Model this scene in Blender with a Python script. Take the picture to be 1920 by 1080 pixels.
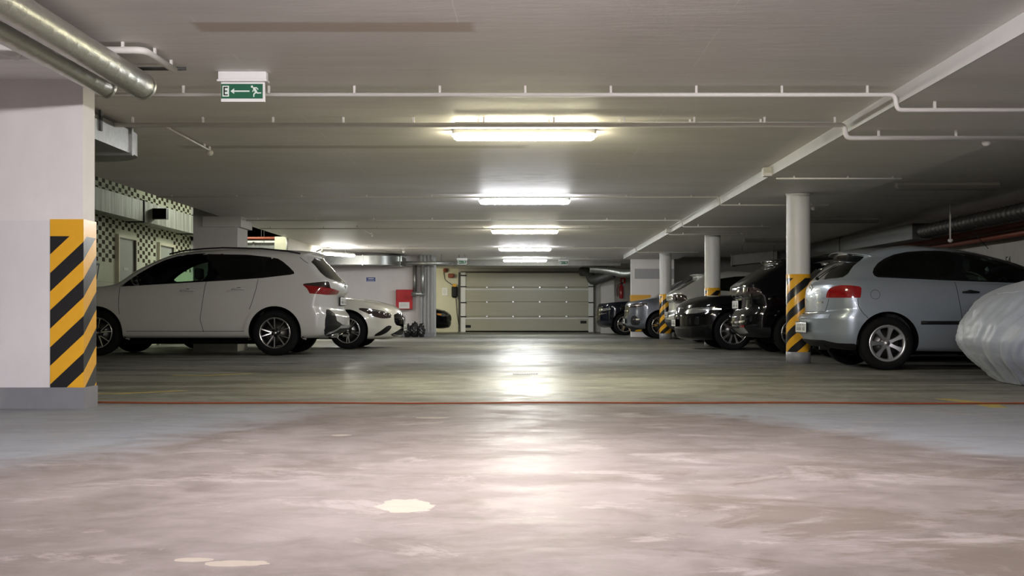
import bpy, bmesh, math, random
import numpy as np
from mathutils import Vector, Matrix
from mathutils.bvhtree import BVHTree
PI = math.pi
random.seed(7)
for o in list(bpy.data.objects): bpy.data.objects.remove(o)
SC = bpy.context.scene
COL = SC.collection

# ------------------------------------------------------------------ camera
CH = 0.62                       # camera height
cam_d = bpy.data.cameras.new('camera'); cam = bpy.data.objects.new('camera', cam_d); COL.objects.link(cam)
cam.location = (0, 0, CH); cam.rotation_euler = (PI/2, 0, 0)
cam_d.sensor_width = 36; cam_d.lens = 2150/1920*36
cam_d.shift_x = -25/1920; cam_d.shift_y = 50/1920
cam_d.clip_start = 0.05; cam_d.clip_end = 200
SC.camera = cam
# ------------------------------------------------------------------ view + world
SC.view_settings.view_transform = 'Standard'; SC.view_settings.look = 'None'
SC.view_settings.gamma = 1; SC.view_settings.use_curve_mapping = False
SC.view_settings.exposure = 0.0
w = bpy.data.worlds.new('world'); SC.world = w; w.use_nodes = True
w.node_tree.nodes['Background'].inputs[0].default_value = (0.5, 0.55, 0.6, 1)
w.node_tree.nodes['Background'].inputs[1].default_value = 0.02
# lamp strengths: (Y, colour, strength) of the row of tube lights down the aisle
LAMPS = [(10.3, (1.0, .93, .64), 185), (16.25, (.95, .96, 1.0), 185), (22.15, (1.0, .96, .78), 180),
         (28.1, (.95, .96, 1.0), 180), (34.0, (.96, 1.0, .96), 170)]
NEAR_LAMPS = [(4.3, (1.0, .94, .97), 380), (-1.7, (1.0, .94, .97), 640), (-7.7, (1.0, .94, .97), 850)]

# ------------------------------------------------------------------ material helpers
class NT:
    def __init__(s, name):
        s.m = bpy.data.materials.new(name); s.m.use_nodes = True
        s.t = s.m.node_tree; s.t.nodes.clear()
        s.out = s.n('ShaderNodeOutputMaterial')
    def n(s, typ, ins=None, **kw):
        nd = s.t.nodes.new(typ)
        for k, v in kw.items(): setattr(nd, k, v)
        for k, v in (ins or {}).items():
            if hasattr(v, 'is_output') or hasattr(v, 'links'): s.t.links.new(v, nd.inputs[k])
            else: nd.inputs[k].default_value = v
        return nd
    def coord(s, scale=(1, 1, 1), kind='Object', loc=(0, 0, 0)):
        tc = s.n('ShaderNodeTexCoord')
        return s.n('ShaderNodeMapping', {'Vector': tc.outputs[kind], 'Scale': scale, 'Location': loc}).outputs[0]
    def pos(s):
        return s.n('ShaderNodeNewGeometry').outputs['Position']
    def map(s, v, scale=(1, 1, 1), loc=(0, 0, 0)):
        return s.n('ShaderNodeMapping', {'Vector': v, 'Scale': scale, 'Location': loc}).outputs[0]
    def noise(s, v, scale, detail=4, rough=.55, dist=0):
        return s.n('ShaderNodeTexNoise', {'Vector': v, 'Scale': scale, 'Detail': detail, 'Roughness': rough, 'Distortion': dist}).outputs[0]
    def math(s, op, a, b=None, clamp=False):
        d = {0: a}
        if b is not None: d[1] = b
        return s.n('ShaderNodeMath', d, operation=op, use_clamp=clamp).outputs[0]
    def ramp(s, f, a, b, va=0., vb=1.):
        return s.n('ShaderNodeMapRange', {'Value': f, 'From Min': a, 'From Max': b, 'To Min': va, 'To Max': vb}).outputs[0]
    def mix(s, f, a, b):
        nd = s.n('ShaderNodeMix', data_type='RGBA')
        for i, v in ((0, f), (6, a), (7, b)):
            if hasattr(v, 'links'): s.t.links.new(v, nd.inputs[i])
            else: nd.inputs[i].default_value = (tuple(v)+(1,))[:4] if i else v
        return nd.outputs[2]
    def bump(s, h, strength=.3, dist=.01):
        return s.n('ShaderNodeBump', {'Height': h, 'Strength': strength, 'Distance': dist}).outputs[0]
    def prin(s, **kw):
        ins = {}
        for k, v in kw.items():
            k = k.replace('_', ' ')
            if isinstance(v, tuple) and len(v) == 3 and k in ('Base Color', 'Emission Color', 'Coat Tint'): v = v+(1,)
            ins[k] = v
        return s.n('ShaderNodeBsdfPrincipled', ins)
    def done(s, sh):
        s.t.links.new(sh.outputs[0] if hasattr(sh, 'outputs') else sh, s.out.inputs[0]); return s.m

def simple(name, col, rough=.5, metal=0., var=.06, nscale=8, bump=0., coat=0., spec=.5):
    t = NT(name); c = t.coord()
    nz = t.noise(c, nscale, 5)
    a = tuple(max(0, x*(1-var)) for x in col); b = tuple(min(1, x*(1+var)) for x in col)
    kw = dict(Base_Color=t.mix(nz, a, b), Roughness=rough, Metallic=metal, Coat_Weight=coat, Coat_Roughness=.05, Specular_IOR_Level=spec)
    if bump: kw['Normal'] = t.bump(t.noise(c, nscale*4, 4), bump, .005)
    return t.done(t.prin(**kw))

def paint(name, col, rough=.3, metal=0., coat=1., flake=0., spec=.5):
    t = NT(name); c = t.coord()
    nz = t.noise(c, 3, 3)
    col_n = t.mix(nz, tuple(x*.95 for x in col), tuple(min(1, x*1.04) for x in col))
    kw = dict(Base_Color=col_n, Roughness=rough, Metallic=metal, Coat_Weight=coat, Coat_Roughness=.04, Specular_IOR_Level=spec)
    if flake: kw['Normal'] = t.bump(t.noise(c, 900, 1), flake, .0005)
    p = t.prin(**kw)
    d = t.n('ShaderNodeBsdfDiffuse', {'Color': (.02, .02, .022, 1)})
    g = t.n('ShaderNodeNewGeometry')
    m = t.n('ShaderNodeMixShader', {0: g.outputs['Backfacing']})
    t.t.links.new(p.outputs[0], m.inputs[1]); t.t.links.new(d.outputs[0], m.inputs[2])
    return t.done(m)

def glass(name, tint, refl=1.0):
    t = NT(name)
    tr = t.n('ShaderNodeBsdfTransparent', {'Color': tint+(1,)})
    gl = t.n('ShaderNodeBsdfGlossy', {'Color': (refl, refl, refl, 1), 'Roughness': .02})
    f = t.n('ShaderNodeFresnel', {'IOR': 1.5})
    m = t.n('ShaderNodeMixShader', {0: f.outputs[0]})
    t.t.links.new(tr.outputs[0], m.inputs[1]); t.t.links.new(gl.outputs[0], m.inputs[2])
    return t.done(m)

def emis(name, col, st):
    t = NT(name); return t.done(t.n('ShaderNodeEmission', {'Color': col+(1,), 'Strength': st}))

M = {}
M['black_plastic'] = simple('black_plastic', (.008, .008, .009), .5, spec=.25)
M['gloss_black'] = simple('gloss_black', (.003, .003, .004), .06, coat=.3, spec=.3)
M['rubber'] = simple('tyre_rubber', (.007, .007, .0075), .85, bump=.2, nscale=30, spec=.15)
M['liner'] = simple('wheel_liner', (.004, .004, .004), .95, spec=.05)
M['seam'] = simple('panel_gap', (.01, .01, .01), .9)
M['alloy'] = simple('alloy_bright', (.72, .72, .72), .22, 1.)
M['alloy_silver'] = simple('alloy_silver', (.55, .56, .58), .3, .85)
M['alloy_dark'] = simple('alloy_dark', (.02, .02, .022), .3, .5)
M['disc'] = simple('brake_disc', (.25, .24, .23), .4, 1.)
M['chrome'] = simple('chrome', (.85, .85, .86), .07, 1.)
M['seat'] = simple('seat_fabric', (.02, .02, .022), .9)
M['glass_dark'] = glass('glass_privacy', (.015, .02, .02))
M['glass_tint'] = glass('glass_tinted', (.66, .82, .72))
M['glass_mid'] = glass('glass_grey_tint', (.10, .13, .12))
M['lamp_red'] = simple('lamp_red', (.24, .004, .006), .08, coat=1, nscale=45, var=.8)
M['lamp_darkred'] = simple('lamp_dark_red', (.12, .006, .008), .08, coat=1)
M['lamp_smoke'] = simple('lamp_smoked', (.03, .018, .018), .06, coat=1)
M['lamp_clear'] = simple('lamp_clear', (.30, .31, .33), .1, .7, coat=1, nscale=50, var=.7)
M['lamp_inner'] = simple('lamp_reflector', (.8, .8, .82), .12, 1.)
M['lamp_amber'] = simple('lamp_amber', (.9, .35, .03), .15, coat=1)
M['plate'] = simple('plate_white', (.78, .78, .76), .35, coat=.5)
M['ink'] = simple('ink_black', (.01, .01, .01), .6)
M['white_pipe'] = simple('pipe_white', (.72, .70, .66), .45)
M['galv'] = simple('galvanised_steel', (.50, .51, .50), .38, .9, .25, 14, .15)
M['galv_mid'] = simple('galvanised_mid', (.28, .29, .28), .34, .85, .25, 14, .1)
M['galv_dull'] = simple('galvanised_dull', (.08, .08, .078), .5, .4, .3, 14, .2)
M['red_pipe'] = simple('pipe_red_brown', (.28, .07, .04), .5)
M['housing'] = simple('lamp_housing', (.55, .54, .50), .5)
M['red_box'] = simple('cabinet_red', (.55, .03, .04), .18, coat=1)
M['blue'] = simple('sign_blue', (.01, .05, .28), .4)
M['white'] = simple('white_enamel', (.80, .80, .79), .4)
M['green'] = simple('sign_green', (.0, .105, .045), .5)
M['glow_white'] = simple('sign_white', (.75, .85, .76), .5)
M['orange_cable'] = simple('orange_cable', (.20, .045, .015), .7, spec=.2)
M['yellow_paint'] = simple('floor_yellow', (.34, .27, .07), .6, var=.5, nscale=9)
M['door_grey'] = simple('door_paint', (.38, .40, .36), .5)
M['frame_dark'] = simple('frame_brown', (.10, .09, .07), .5)
M['bag'] = simple('black_bag', (.015, .015, .016), .22, nscale=20, coat=.3)
M['yellow'] = simple('tape_yellow_plain', (.75, .38, .02), .4)

# stripes: black / yellow diagonal tape. u runs round the object, v up
def stripes(name, mode, pitch, slope, zsolid, phase=0.):
    t = NT(name); p = t.pos(); sx = t.n('ShaderNodeSeparateXYZ', {0: p})
    X, Y, Z = sx.outputs
    if mode == 'wall':      # front face runs in x, side face in y
        u = t.math('ADD', X, t.math('MULTIPLY', t.math('SUBTRACT', Y, 7.565), .78))
    else:                    # round column: use object angle
        oc = t.n('ShaderNodeTexCoord').outputs['Object']
        so = t.n('ShaderNodeSeparateXYZ', {0: oc})
        u = t.math('MULTIPLY', t.math('ARCTAN2', so.outputs[0], t.math('MULTIPLY', so.outputs[1], -1.)), .15)
    h = t.math('ADD', t.math('SUBTRACT', Z, t.math('MULTIPLY', u, slope)), phase)
    f = t.math('FRACT', t.math('DIVIDE', h, pitch))
    blk = t.math('GREATER_THAN', f, .5)
    blk = t.math('MULTIPLY', blk, t.math('LESS_THAN', Z, zsolid))
    nz = t.noise(t.map(p, (1, 1, 1)), 18, 5)
    yel = t.mix(nz, (.72, .36, .012), (.80, .43, .03))
    c = t.mix(blk, yel, (.012, .012, .014))
    b = t.bump(t.noise(p, 25, 3), .25, .004)
    return t.done(t.prin(Base_Color=c, Roughness=.3, Normal=b, Coat_Weight=.3, Coat_Roughness=.15))

def concrete_paint(name, a, b, rough=.6, scale=1.2, bump=.1):
    t = NT(name); p = t.pos()
    n1 = t.noise(p, scale, 5, .6, .4); n2 = t.noise(t.map(p, (1, 1, .3)), 9, 5, .6)
    f = t.math('ADD', t.math('MULTIPLY', n1, .7), t.math('MULTIPLY', n2, .3))
    c = t.mix(t.ramp(f, .35, .65), a, b)
    return t.done(t.prin(Base_Color=c, Roughness=rough, Normal=t.bump(t.noise(p, 40, 5), bump, .004)))
M['wall_white'] = concrete_paint('wall_white', (.72, .69, .68), (.80, .77, .76))
M['wall_lower'] = concrete_paint('wall_lower', (.66, .645, .65), (.74, .72, .725))
M['wall_grey'] = concrete_paint('wall_grey', (.34, .34, .345), (.40, .40, .40))
M['wall_cream'] = concrete_paint('wall_cream', (.60, .57, .44), (.68, .65, .50))
M['wall_far'] = concrete_paint('wall_far', (.47, .45, .42), (.55, .53, .50))
M['skirt'] = concrete_paint('skirting_paint', (.20, .205, .225), (.27, .275, .29), .4)
M['column'] = concrete_paint('column_white', (.62, .62, .60), (.70, .70, .68), .4)
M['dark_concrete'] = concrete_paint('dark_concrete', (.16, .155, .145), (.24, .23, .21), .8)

def make_ceiling_mat():
    t = NT('ceiling_concrete'); p = t.pos()
    s = t.n('ShaderNodeSeparateXYZ', {0: p})
    n1 = t.noise(t.map(p, (.5, 1.6, 1)), 1.1, 6, .6, .6)
    n2 = t.noise(t.map(p, (.35, 3, 1)), 3.5, 5, .7)
    f = t.math('ADD', t.math('MULTIPLY', n1, .6), t.math('MULTIPLY', n2, .4))
    c = t.mix(t.ramp(f, .36, .66), (.76, .722, .695), (.86, .832, .805))
    # board joints of the formwork
    wob = t.math('MULTIPLY', t.math('SUBTRACT', t.noise(p, 1.3, 4), .5), .03)
    def seam(axis, at, w=.0045):
        return t.math('LESS_THAN', t.math('ABSOLUTE', t.math('ADD', t.math('SUBTRACT', s.outputs[axis], at), wob)), w)
    nearer = t.math('LESS_THAN', s.outputs[1], 6.59)
    j = t.math('MULTIPLY', seam(0, -.385), nearer)
    j = t.math('MAXIMUM', j, t.math('MULTIPLY', seam(1, 6.58), t.math('GREATER_THAN', s.outputs[0], -.38)))
    brk = t.ramp(t.noise(p, 2.2, 3), .44, .58)
    for ax, at in ((0, 1.13), (0, -1.87), (1, 8.0), (1, 12.6), (1, 4.9), (1, 18.2)):
        j = t.math('MAXIMUM', j, t.math('MULTIPLY', seam(ax, at, .0035), brk), clamp=True)
    c = t.mix(t.math('MULTIPLY', j, .8), c, (.95, .93, .91))
    # brown damp streak
    def box(cx, cy, hx, hy, soft):
        dx = t.math('SUBTRACT', t.math('ABSOLUTE', t.math('SUBTRACT', s.outputs[0], cx)), hx)
        dy = t.math('SUBTRACT', t.math('ABSOLUTE', t.math('SUBTRACT', s.outputs[1], cy)), hy)
        d = t.math('ADD', t.math('MAXIMUM', dx, dy), t.math('MULTIPLY', t.math('SUBTRACT', t.noise(p, 5, 4), .5), soft*1.6))
        return t.ramp(d, soft, -soft, 0, 1)
    b1 = t.n('ShaderNodeClamp', {0: box(-1.1, 6.62, .80, .11, .02)}).outputs[0]
    b2 = t.n('ShaderNodeClamp', {0: box(-1.7, 11.35, 1.7, .09, .05)}).outputs[0]
    c = t.mix(t.math('MULTIPLY', b1, .75), c, (.52, .42, .33))
    c = t.mix(t.math('MULTIPLY', b2, .6), c, (.40, .35, .29))
    # rough trowelled patch between the first two lamps
    dx = t.ramp(t.math('ABSOLUTE', s.outputs[0]), .9, .3); dy = t.ramp(t.math('ABSOLUTE', t.math('SUBTRACT', s.outputs[1], 14.1)), 1.1, .3)
    pm = t.math('MULTIPLY', dx, dy, clamp=True)
    pn = t.ramp(t.noise(t.map(p, (1.2, 2.2, 1)), 2.6, 5, .6, .5), .42, .62)
    c = t.mix(t.math('MULTIPLY', t.math('MULTIPLY', pm, pn), .5), c, (.42, .41, .38))
    bmp = t.bump(t.math('ADD', t.noise(t.map(p, (.6, 2.5, 1)), 6, 6, .6), t.math('MULTIPLY', j, .25)), .35, .01)
    return t.done(t.prin(Base_Color=c, Roughness=.55, Normal=bmp))
M['ceiling'] = make_ceiling_mat()

def make_floor_mat():
    t = NT('floor_coating'); p = t.pos(); s = t.n('ShaderNodeSeparateXYZ', {0: p}); X, Y = s.outputs[0], s.outputs[1]
    cl = lambda v: t.n('ShaderNodeClamp', {0: v}).outputs[0]
    big = t.noise(p, .55, 6, .62, .8); mid = t.noise(t.map(p, (1, 1.3, 1)), 2.2, 8, .65, 1.0); fine = t.noise(p, 9, 8, .7, .6)
    f = t.math('ADD', t.math('MULTIPLY', big, .35), t.math('ADD', t.math('MULTIPLY', mid, .4), t.math('MULTIPLY', fine, .25)))
    near = t.mix(cl(t.ramp(f, .42, .58)), (.145, .124, .112), (.23, .203, .193))
    far = t.mix(cl(t.ramp(f, .42, .58)), (.15, .153, .135), (.28, .282, .256))
    edge = t.math('ADD', Y, t.math('MULTIPLY', t.math('SUBTRACT', mid, .5), .5))
    c = t.mix(cl(t.ramp(edge, 7.6, 8.6)), near, far)
    # blue grey repainted zones by the pillar and at the right
    wob = t.math('MULTIPLY', t.math('SUBTRACT', mid, .5), 1.1)
    dl = t.math('ADD', t.math('SUBTRACT', t.math('MULTIPLY', X, -1.), t.math('MULTIPLY', t.math('SUBTRACT', 8.1, Y), .25)), wob)
    ml = t.math('MULTIPLY', cl(t.ramp(dl, .95, 1.45)), cl(t.ramp(Y, 4.2, 4.9)))
    dr = t.math('ADD', t.math('SUBTRACT', X, t.math('MULTIPLY', t.math('SUBTRACT', 8.0, Y), .45)), wob)
    mr = t.math('MULTIPLY', cl(t.ramp(dr, .62, .95)), cl(t.ramp(Y, 4.4, 5.2)))
    bm = t.math('MULTIPLY', t.math('MAXIMUM', ml, mr), cl(t.ramp(edge, 8.1, 7.6)))
    blue = t.mix(fine, (.235, .26, .285), (.30, .318, .333))
    c = t.mix(t.math('MULTIPLY', bm, .85), c, blue)
    # worn pale and dark brown scuffs
    sc1 = cl(t.ramp(t.noise(t.map(p, (1, 1.5, 1), (3.1, 1.7, 0)), 1.5, 9, .72, .5), .56, .62))
    sc2 = cl(t.ramp(t.noise(t.map(p, (1, 1.6, 1), (9.1, 4.7, 0)), 1.1, 9, .72, .5), .50, .57))
    zone = t.math('MULTIPLY', cl(t.ramp(X, .1, .6)), cl(t.ramp(Y, 5.2, 4.2)))
    c = t.mix(t.math('MULTIPLY', sc1, .45), c, (.32, .285, .272))
    c = t.mix(t.math('MULTIPLY', sc2, t.math('ADD', .12, t.math('MULTIPLY', zone, .55))), c, (.115, .095, .075))
    # tyre grime and reflections of dark cars, painted into the colour toward the bays
    gr = t.noise(t.map(p, (.25, 1.6, 1)), 1.6, 7, .7, .5)
    gz = t.math('MULTIPLY', cl(t.ramp(t.math('ABSOLUTE', X), 1.2, 2.8)), cl(t.ramp(Y, 8.4, 9.4)))
    c = t.mix(t.math('MULTIPLY', t.math('MULTIPLY', cl(t.ramp(gr, .46, .58)), gz), .72), c, (.085, .08, .065))
    # cream filler patches
    def blob(cx, cy, rx, ry):
        dx = t.math('DIVIDE', t.math('SUBTRACT', X, cx), rx); dy = t.math('DIVIDE', t.math('SUBTRACT', Y, cy), ry)
        d = t.math('ADD', t.math('MULTIPLY', dx, dx), t.math('MULTIPLY', dy, dy))
        return t.math('LESS_THAN', t.math('ADD', d, t.math('MULTIPLY', t.math('SUBTRACT', t.noise(p, 14, 5), .5), 2.2)), 1.)
    pt = blob(-.39, 3.72, .095, .13)
    for b in ((-.72, 2.86, .08, .035), (-.84, 2.9, .05, .025), (-.56, 6.9, .1, .05), (-.95, 5.9, .05, .04)):
        pt = t.math('MAXIMUM', pt, blob(*b))
    c = t.mix(t.math('MULTIPLY', pt, .8), c, (.36, .32, .265))
    r = t.math('ADD', t.ramp(fine, .3, .7, .36, .47), t.math('MULTIPLY', t.math('ADD', sc1, sc2), .10))
    r = t.math('ADD', r, t.math('MULTIPLY', cl(t.ramp(mid, .5, .62)), .12))
    r = t.math('SUBTRACT', r, t.ramp(t.n('ShaderNodeClamp', {0: t.ramp(edge, 7.8, 9.2)}).outputs[0], 0, 1, 0, .08))
    h = t.math('ADD', t.math('MULTIPLY', t.noise(p, 3.5, 4, .5), 1.), t.math('MULTIPLY', t.noise(p, 35, 4), .1))
    return t.done(t.prin(Base_Color=c, Roughness=r, Normal=t.bump(h, .22, .006), Specular_IOR_Level=t.ramp(sc1, 0, 1, .015, .08)))
M['floor'] = make_floor_mat()

def make_mosaic():
    t = NT('mosaic_wall'); p = t.pos(); s = t.n('ShaderNodeSeparateXYZ', {0: p}); Y, Z = s.outputs[1], s.outputs[2]
    cw, chh = .165, .078
    u = t.math('DIVIDE', Y, cw); v = t.math('DIVIDE', Z, chh)
    fu = t.math('FLOOR', u); fv = t.math('FLOOR', v)
    # each column pair shifted: dark where (2*col + row) mod 4 < 2 in alternating pattern
    k = t.math('MODULO', t.math('ADD', t.math('MULTIPLY', fu, 1.), fv), 2.)
    wn = t.n('ShaderNodeTexWhiteNoise', {'Vector': t.n('ShaderNodeCombineXYZ', {0: fu, 1: fv, 2: 0.}).outputs[0]}, noise_dimensions='3D').outputs[0]
    fz = t.math('FRACT', v); fy = t.math('FRACT', u)
    inner = t.math('MULTIPLY', t.math('GREATER_THAN', fy, .12), t.math('GREATER_THAN', fz, .06))
    dark = t.math('MULTIPLY', t.math('MULTIPLY', t.math('GREATER_THAN', k, .5), inner), t.math('GREATER_THAN', wn, .06))
    zcut = t.math('ADD', 1.58, t.math('MULTIPLY', t.noise(t.map(p, (1, 1, 0)), 1.2, 1), .3))
    dark = t.math('MULTIPLY', dark, t.math('GREATER_THAN', Z, 1.56))
    gap = t.math('MULTIPLY', t.math('GREATER_THAN', Z, 2.12), t.math('LESS_THAN', Z, 2.2))
    # plain border tiles round the doors
    for y0, y1 in ((20.97, 22.05), (23.3, 24.42)):
        a = t.math('MULTIPLY', t.math('GREATER_THAN', Y, y0), t.math('LESS_THAN', Y, y1))
        a = t.math('MULTIPLY', a, t.math('LESS_THAN', Z, 2.2)); dark = t.math('MULTIPLY', dark, t.math('SUBTRACT', 1., a))
    base = t.mix(t.noise(p, 3, 3), (.58, .60, .46), (.70, .72, .58))
    col = t.mix(dark, base, (.055, .04, .02))
    ty = t.math('FRACT', t.math('DIVIDE', Y, .3)); tz = t.math('FRACT', t.math('DIVIDE', Z, .4))
    g = t.math('MULTIPLY', t.math('MAXIMUM', t.math('LESS_THAN', ty, .02), t.math('LESS_THAN', tz, .02)), t.math('LESS_THAN', Z, 1.56))
    col = t.mix(t.math('MULTIPLY', g, .5), col, (.3, .3, .24))
    return t.done(t.prin(Base_Color=col, Roughness=.8, Specular_IOR_Level=.1))
M['mosaic'] = make_mosaic()

def make_cloth():
    t = NT('cover_cloth'); p = t.coord()
    n = t.noise(p, 4, 4); g = t.n('ShaderNodeTexNoise', {'Vector': t.map(p, (1, 1, .25)), 'Scale': 9., 'Detail': 6.}).outputs[0]
    c = t.mix(n, (.28, .315, .37), (.38, .42, .485))
    return t.done(t.prin(Base_Color=c, Roughness=.42, Sheen_Weight=.2, Normal=t.bump(g, .6, .025)))
M['cloth'] = make_cloth()

def make_duct_mat():
    t = NT('spiral_duct'); p = t.pos()
    v = t.n('ShaderNodeTexNoise', {'Vector': p, 'Scale': 60., 'Detail': 4.}).outputs[0]
    c = t.mix(v, (.40, .41, .37), (.60, .60, .55))
    return t.done(t.prin(Base_Color=c, Metallic=.85, Roughness=t.ramp(v, .3, .7, .28, .5), Normal=t.bump(v, .4, .004)))
M['spiral'] = make_duct_mat()
def make_streak():
    t = NT('streaked_sheet'); p = t.pos()
    v = t.noise(t.map(p, (1, 1, .06)), 9, 3, .7)
    c = t.mix(t.ramp(v, .35, .65), (.20, .20, .17), (.46, .47, .42))
    return t.done(t.prin(Base_Color=c, Metallic=.3, Roughness=.6, Specular_IOR_Level=.3))
M['streak'] = make_streak()

def make_gate_mat():
    t = NT('gate_panel'); p = t.pos(); s = t.n('ShaderNodeSeparateXYZ', {0: p})
    v = t.noise(t.map(p, (.4, 1, 6)), 3, 4)
    c = t.mix(v, (.38, .362, .265), (.47, .455, .345))
    return t.done(t.prin(Base_Color=c, Roughness=.38))
M['gate'] = make_gate_mat()

# ------------------------------------------------------------------ object helpers
def link(o, parent=None):
    COL.objects.link(o)
    if parent is not None: o.parent = parent
    return o
def tag(o, label=None, cat=None, group=None, kind=None):
    if label: o['label'] = label
    if cat: o['category'] = cat
    if group: o['group'] = group
    if kind: o['kind'] = kind
    return o
def empty(name, loc=(0, 0, 0), rz=0., label=None, cat=None, group=None):
    o = bpy.data.objects.new(name, None); COL.objects.link(o); o.location = loc; o.rotation_euler = (0, 0, rz)
    o.empty_display_size = .1
    return tag(o, label, cat, group)
def mesh_obj(name, verts, faces, mat, parent=None, smooth=True, merge=0.):
    me = bpy.data.meshes.new(name); me.from_pydata([tuple(v) for v in verts], [], [tuple(f) for f in faces]); me.update()
    if merge:
        b = bmesh.new(); b.from_mesh(me); bmesh.ops.remove_doubles(b, verts=b.verts, dist=merge); b.to_mesh(me); b.free()
    if smooth: me.polygons.foreach_set('use_smooth', [True]*len(me.polygons))
    me.materials.append(mat if not isinstance(mat, str) else M[mat])
    return link(bpy.data.objects.new(name, me), parent)
class MB:
    """collects shapes into one mesh"""
    def __init__(s): s.v = []; s.f = []
    def add(s, vs, fs):
        n = len(s.v); s.v += [tuple(v) for v in vs]; s.f += [tuple(i+n for i in f) for f in fs]; return s
    def box(s, x0, x1, y0, y1, z0, z1):
        return s.add([(x, y, z) for z in (z0, z1) for y in (y0, y1) for x in (x0, x1)],
                     [(0, 2, 3, 1), (4, 5, 7, 6), (0, 1, 5, 4), (2, 6, 7, 3), (0, 4, 6, 2), (1, 3, 7, 5)])
    def bbox(s, x0, x1, y0, y1, z0, z1, r):
        """box with rounded edges"""
        b = bmesh.new(); bmesh.ops.create_cube(b, size=1)
        for v in b.verts: v.co = Vector(((x0+x1)/2+v.co.x*(x1-x0), (y0+y1)/2+v.co.y*(y1-y0), (z0+z1)/2+v.co.z*(z1-z0)))
        bmesh.ops.bevel(b, geom=list(b.edges), offset=r, segments=3, affect='EDGES', profile=.5)
        s.add([v.co for v in b.verts], [[v.index for v in f.verts] for f in b.faces]); b.free(); return s
    def tube(s, pts, r, n=12, cap=True, rad=None):
        pts = [Vector(p) for p in pts]; m = len(pts); vs = []; fs = []
        up = Vector((0, 0, 1)); prev = None
        for i, p in enumerate(pts):
            d = (pts[min(i+1, m-1)]-pts[max(i-1, 0)]).normalized()
            if prev is None:
                a = d.cross(up) if abs(d.dot(up)) < .95 else d.cross(Vector((1, 0, 0)))
            else: a = prev - d*prev.dot(d)
            a.normalize(); prev = a; b = d.cross(a)
            rr = rad[i] if rad is not None else r
            for k in range(n):
                t = 2*PI*k/n; vs.append(p+a*math.cos(t)*rr+b*math.sin(t)*rr)
        for i in range(m-1):
            for k in range(n):
                fs.append((i*n+k, i*n+(k+1) % n, (i+1)*n+(k+1) % n, (i+1)*n+k))
        if cap: fs.append(tuple(range(n))[::-1]); fs.append(tuple((m-1)*n+k for k in range(n)))
        return s.add(vs, fs)
    def cyl(s, p0, p1, r, n=20, r1=None): return s.tube([p0, p1], r, n, rad=None if r1 is None else [r, r1])
    def lathe(s, prof, n=40, axis='y', c=(0, 0, 0), cap=False):
        vs = []; fs = []; m = len(prof)
        for k in range(n):
            t = 2*PI*k/n; ct, st = math.cos(t), math.sin(t)
            for r, h in prof:
                vs.append((c[0]+r*ct, c[1]+h, c[2]+r*st) if axis == 'y' else (c[0]+r*ct, c[1]+r*st, c[2]+h))
        for k in range(n):
            for i in range(m-1):
                a, b = k*m+i, ((k+1) % n)*m+i
                fs.append((a, a+1, b+1, b))
        return s.add(vs, fs)
    def prism(s, poly, h0, h1, axis='y'):
        """polygon extruded along an axis"""
        n = len(poly)
        def P(a, b, h): return {'y': (a, h, b), 'z': (a, b, h), 'x': (h, a, b)}[axis]
        vs = [P(a, b, h0) for a, b in poly]+[P(a, b, h1) for a, b in poly]
        fs = [tuple(range(n)), tuple(range(2*n-1, n-1, -1))]+[(i, i+n, (i+1) % n+n, (i+1) % n) for i in range(n)]
        return s.add(vs, fs)
    def build(s, name, mat, parent=None, smooth=False, merge=0.):
        o = mesh_obj(name, s.v, s.f, mat, parent, smooth, merge)
        b = bmesh.new(); b.from_mesh(o.data); bmesh.ops.recalc_face_normals(b, faces=b.faces); b.to_mesh(o.data); b.free()
        return o
def auto(o, ang=35):
    """smooth with sharp edges kept"""
    me = o.data; me.polygons.foreach_set('use_smooth', [True]*len(me.polygons))
    b = bmesh.new(); b.from_mesh(me)
    for e in b.edges:
        if len(e.link_faces) == 2 and e.calc_face_angle(0) > math.radians(ang): e.smooth = False
    b.to_mesh(me); b.free(); return o
def struct(name, mb, mat, parent=None):
    o = mb.build(name, mat, parent)
    if parent is None: o['kind'] = 'structure'
    return o
def dup(o, parent=None, name=None):
    c = o.copy(); COL.objects.link(c)
    if parent is not None: c.parent = parent
    for ch in list(o.children): dup(ch, c)
    return c
def text_mesh(name, s, size, mat, parent=None, ext=.002):
    cu = bpy.data.curves.new(name, 'FONT'); cu.body = s; cu.size = size; cu.extrude = ext; cu.align_x = 'CENTER'; cu.align_y = 'CENTER'
    tmp = bpy.data.objects.new('tmp', cu); COL.objects.link(tmp)
    dg = bpy.context.evaluated_depsgraph_get(); me = bpy.data.meshes.new_from_object(tmp.evaluated_get(dg))
    bpy.data.objects.remove(tmp); me.materials.clear(); me.materials.append(M[mat]); me.name = name
    return link(bpy.data.objects.new(name, me), parent)
ZC = CH+1.66      # main ceiling
ZB = CH+1.55      # underside of beams
struct('floor', MB().box(-9, 9, -12, 43, -.2, 0), 'floor')
struct('ceiling', MB().box(-5.15, 9, -12, 43, ZC, ZC+.35).box(-9, -5.15, -12, 7.8, ZC, ZC+.35).box(-9, -5.15, 25.7, 43, ZC, ZC+.35), 'ceiling')
struct('trim_1', MB().box(2.75, 4.25, -12, 32, ZB, ZC+.05), 'ceiling')          # flat beam over the columns
struct('trim_6', MB().box(2.735, 2.75, -12, 32, ZB-.002, ZC), 'column')             # painted edge of that beam
struct('trim_2', MB().box(-8.2, -2.9, 6.96, 7.9, ZB, ZC+.05), 'ceiling')         # beam over the left wall
struct('wall_right', MB().box(8, 8.3, -12, 43, 0, 3.4), 'wall_far')
struct('wall_left', MB().box(-8.5, -8.2, -12, 43, 0, 3.4), 'wall_far')
struct('wall_back', MB().box(-8.3, 8.2, -12.3, -12, 0, 3.4), 'wall_white')
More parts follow.
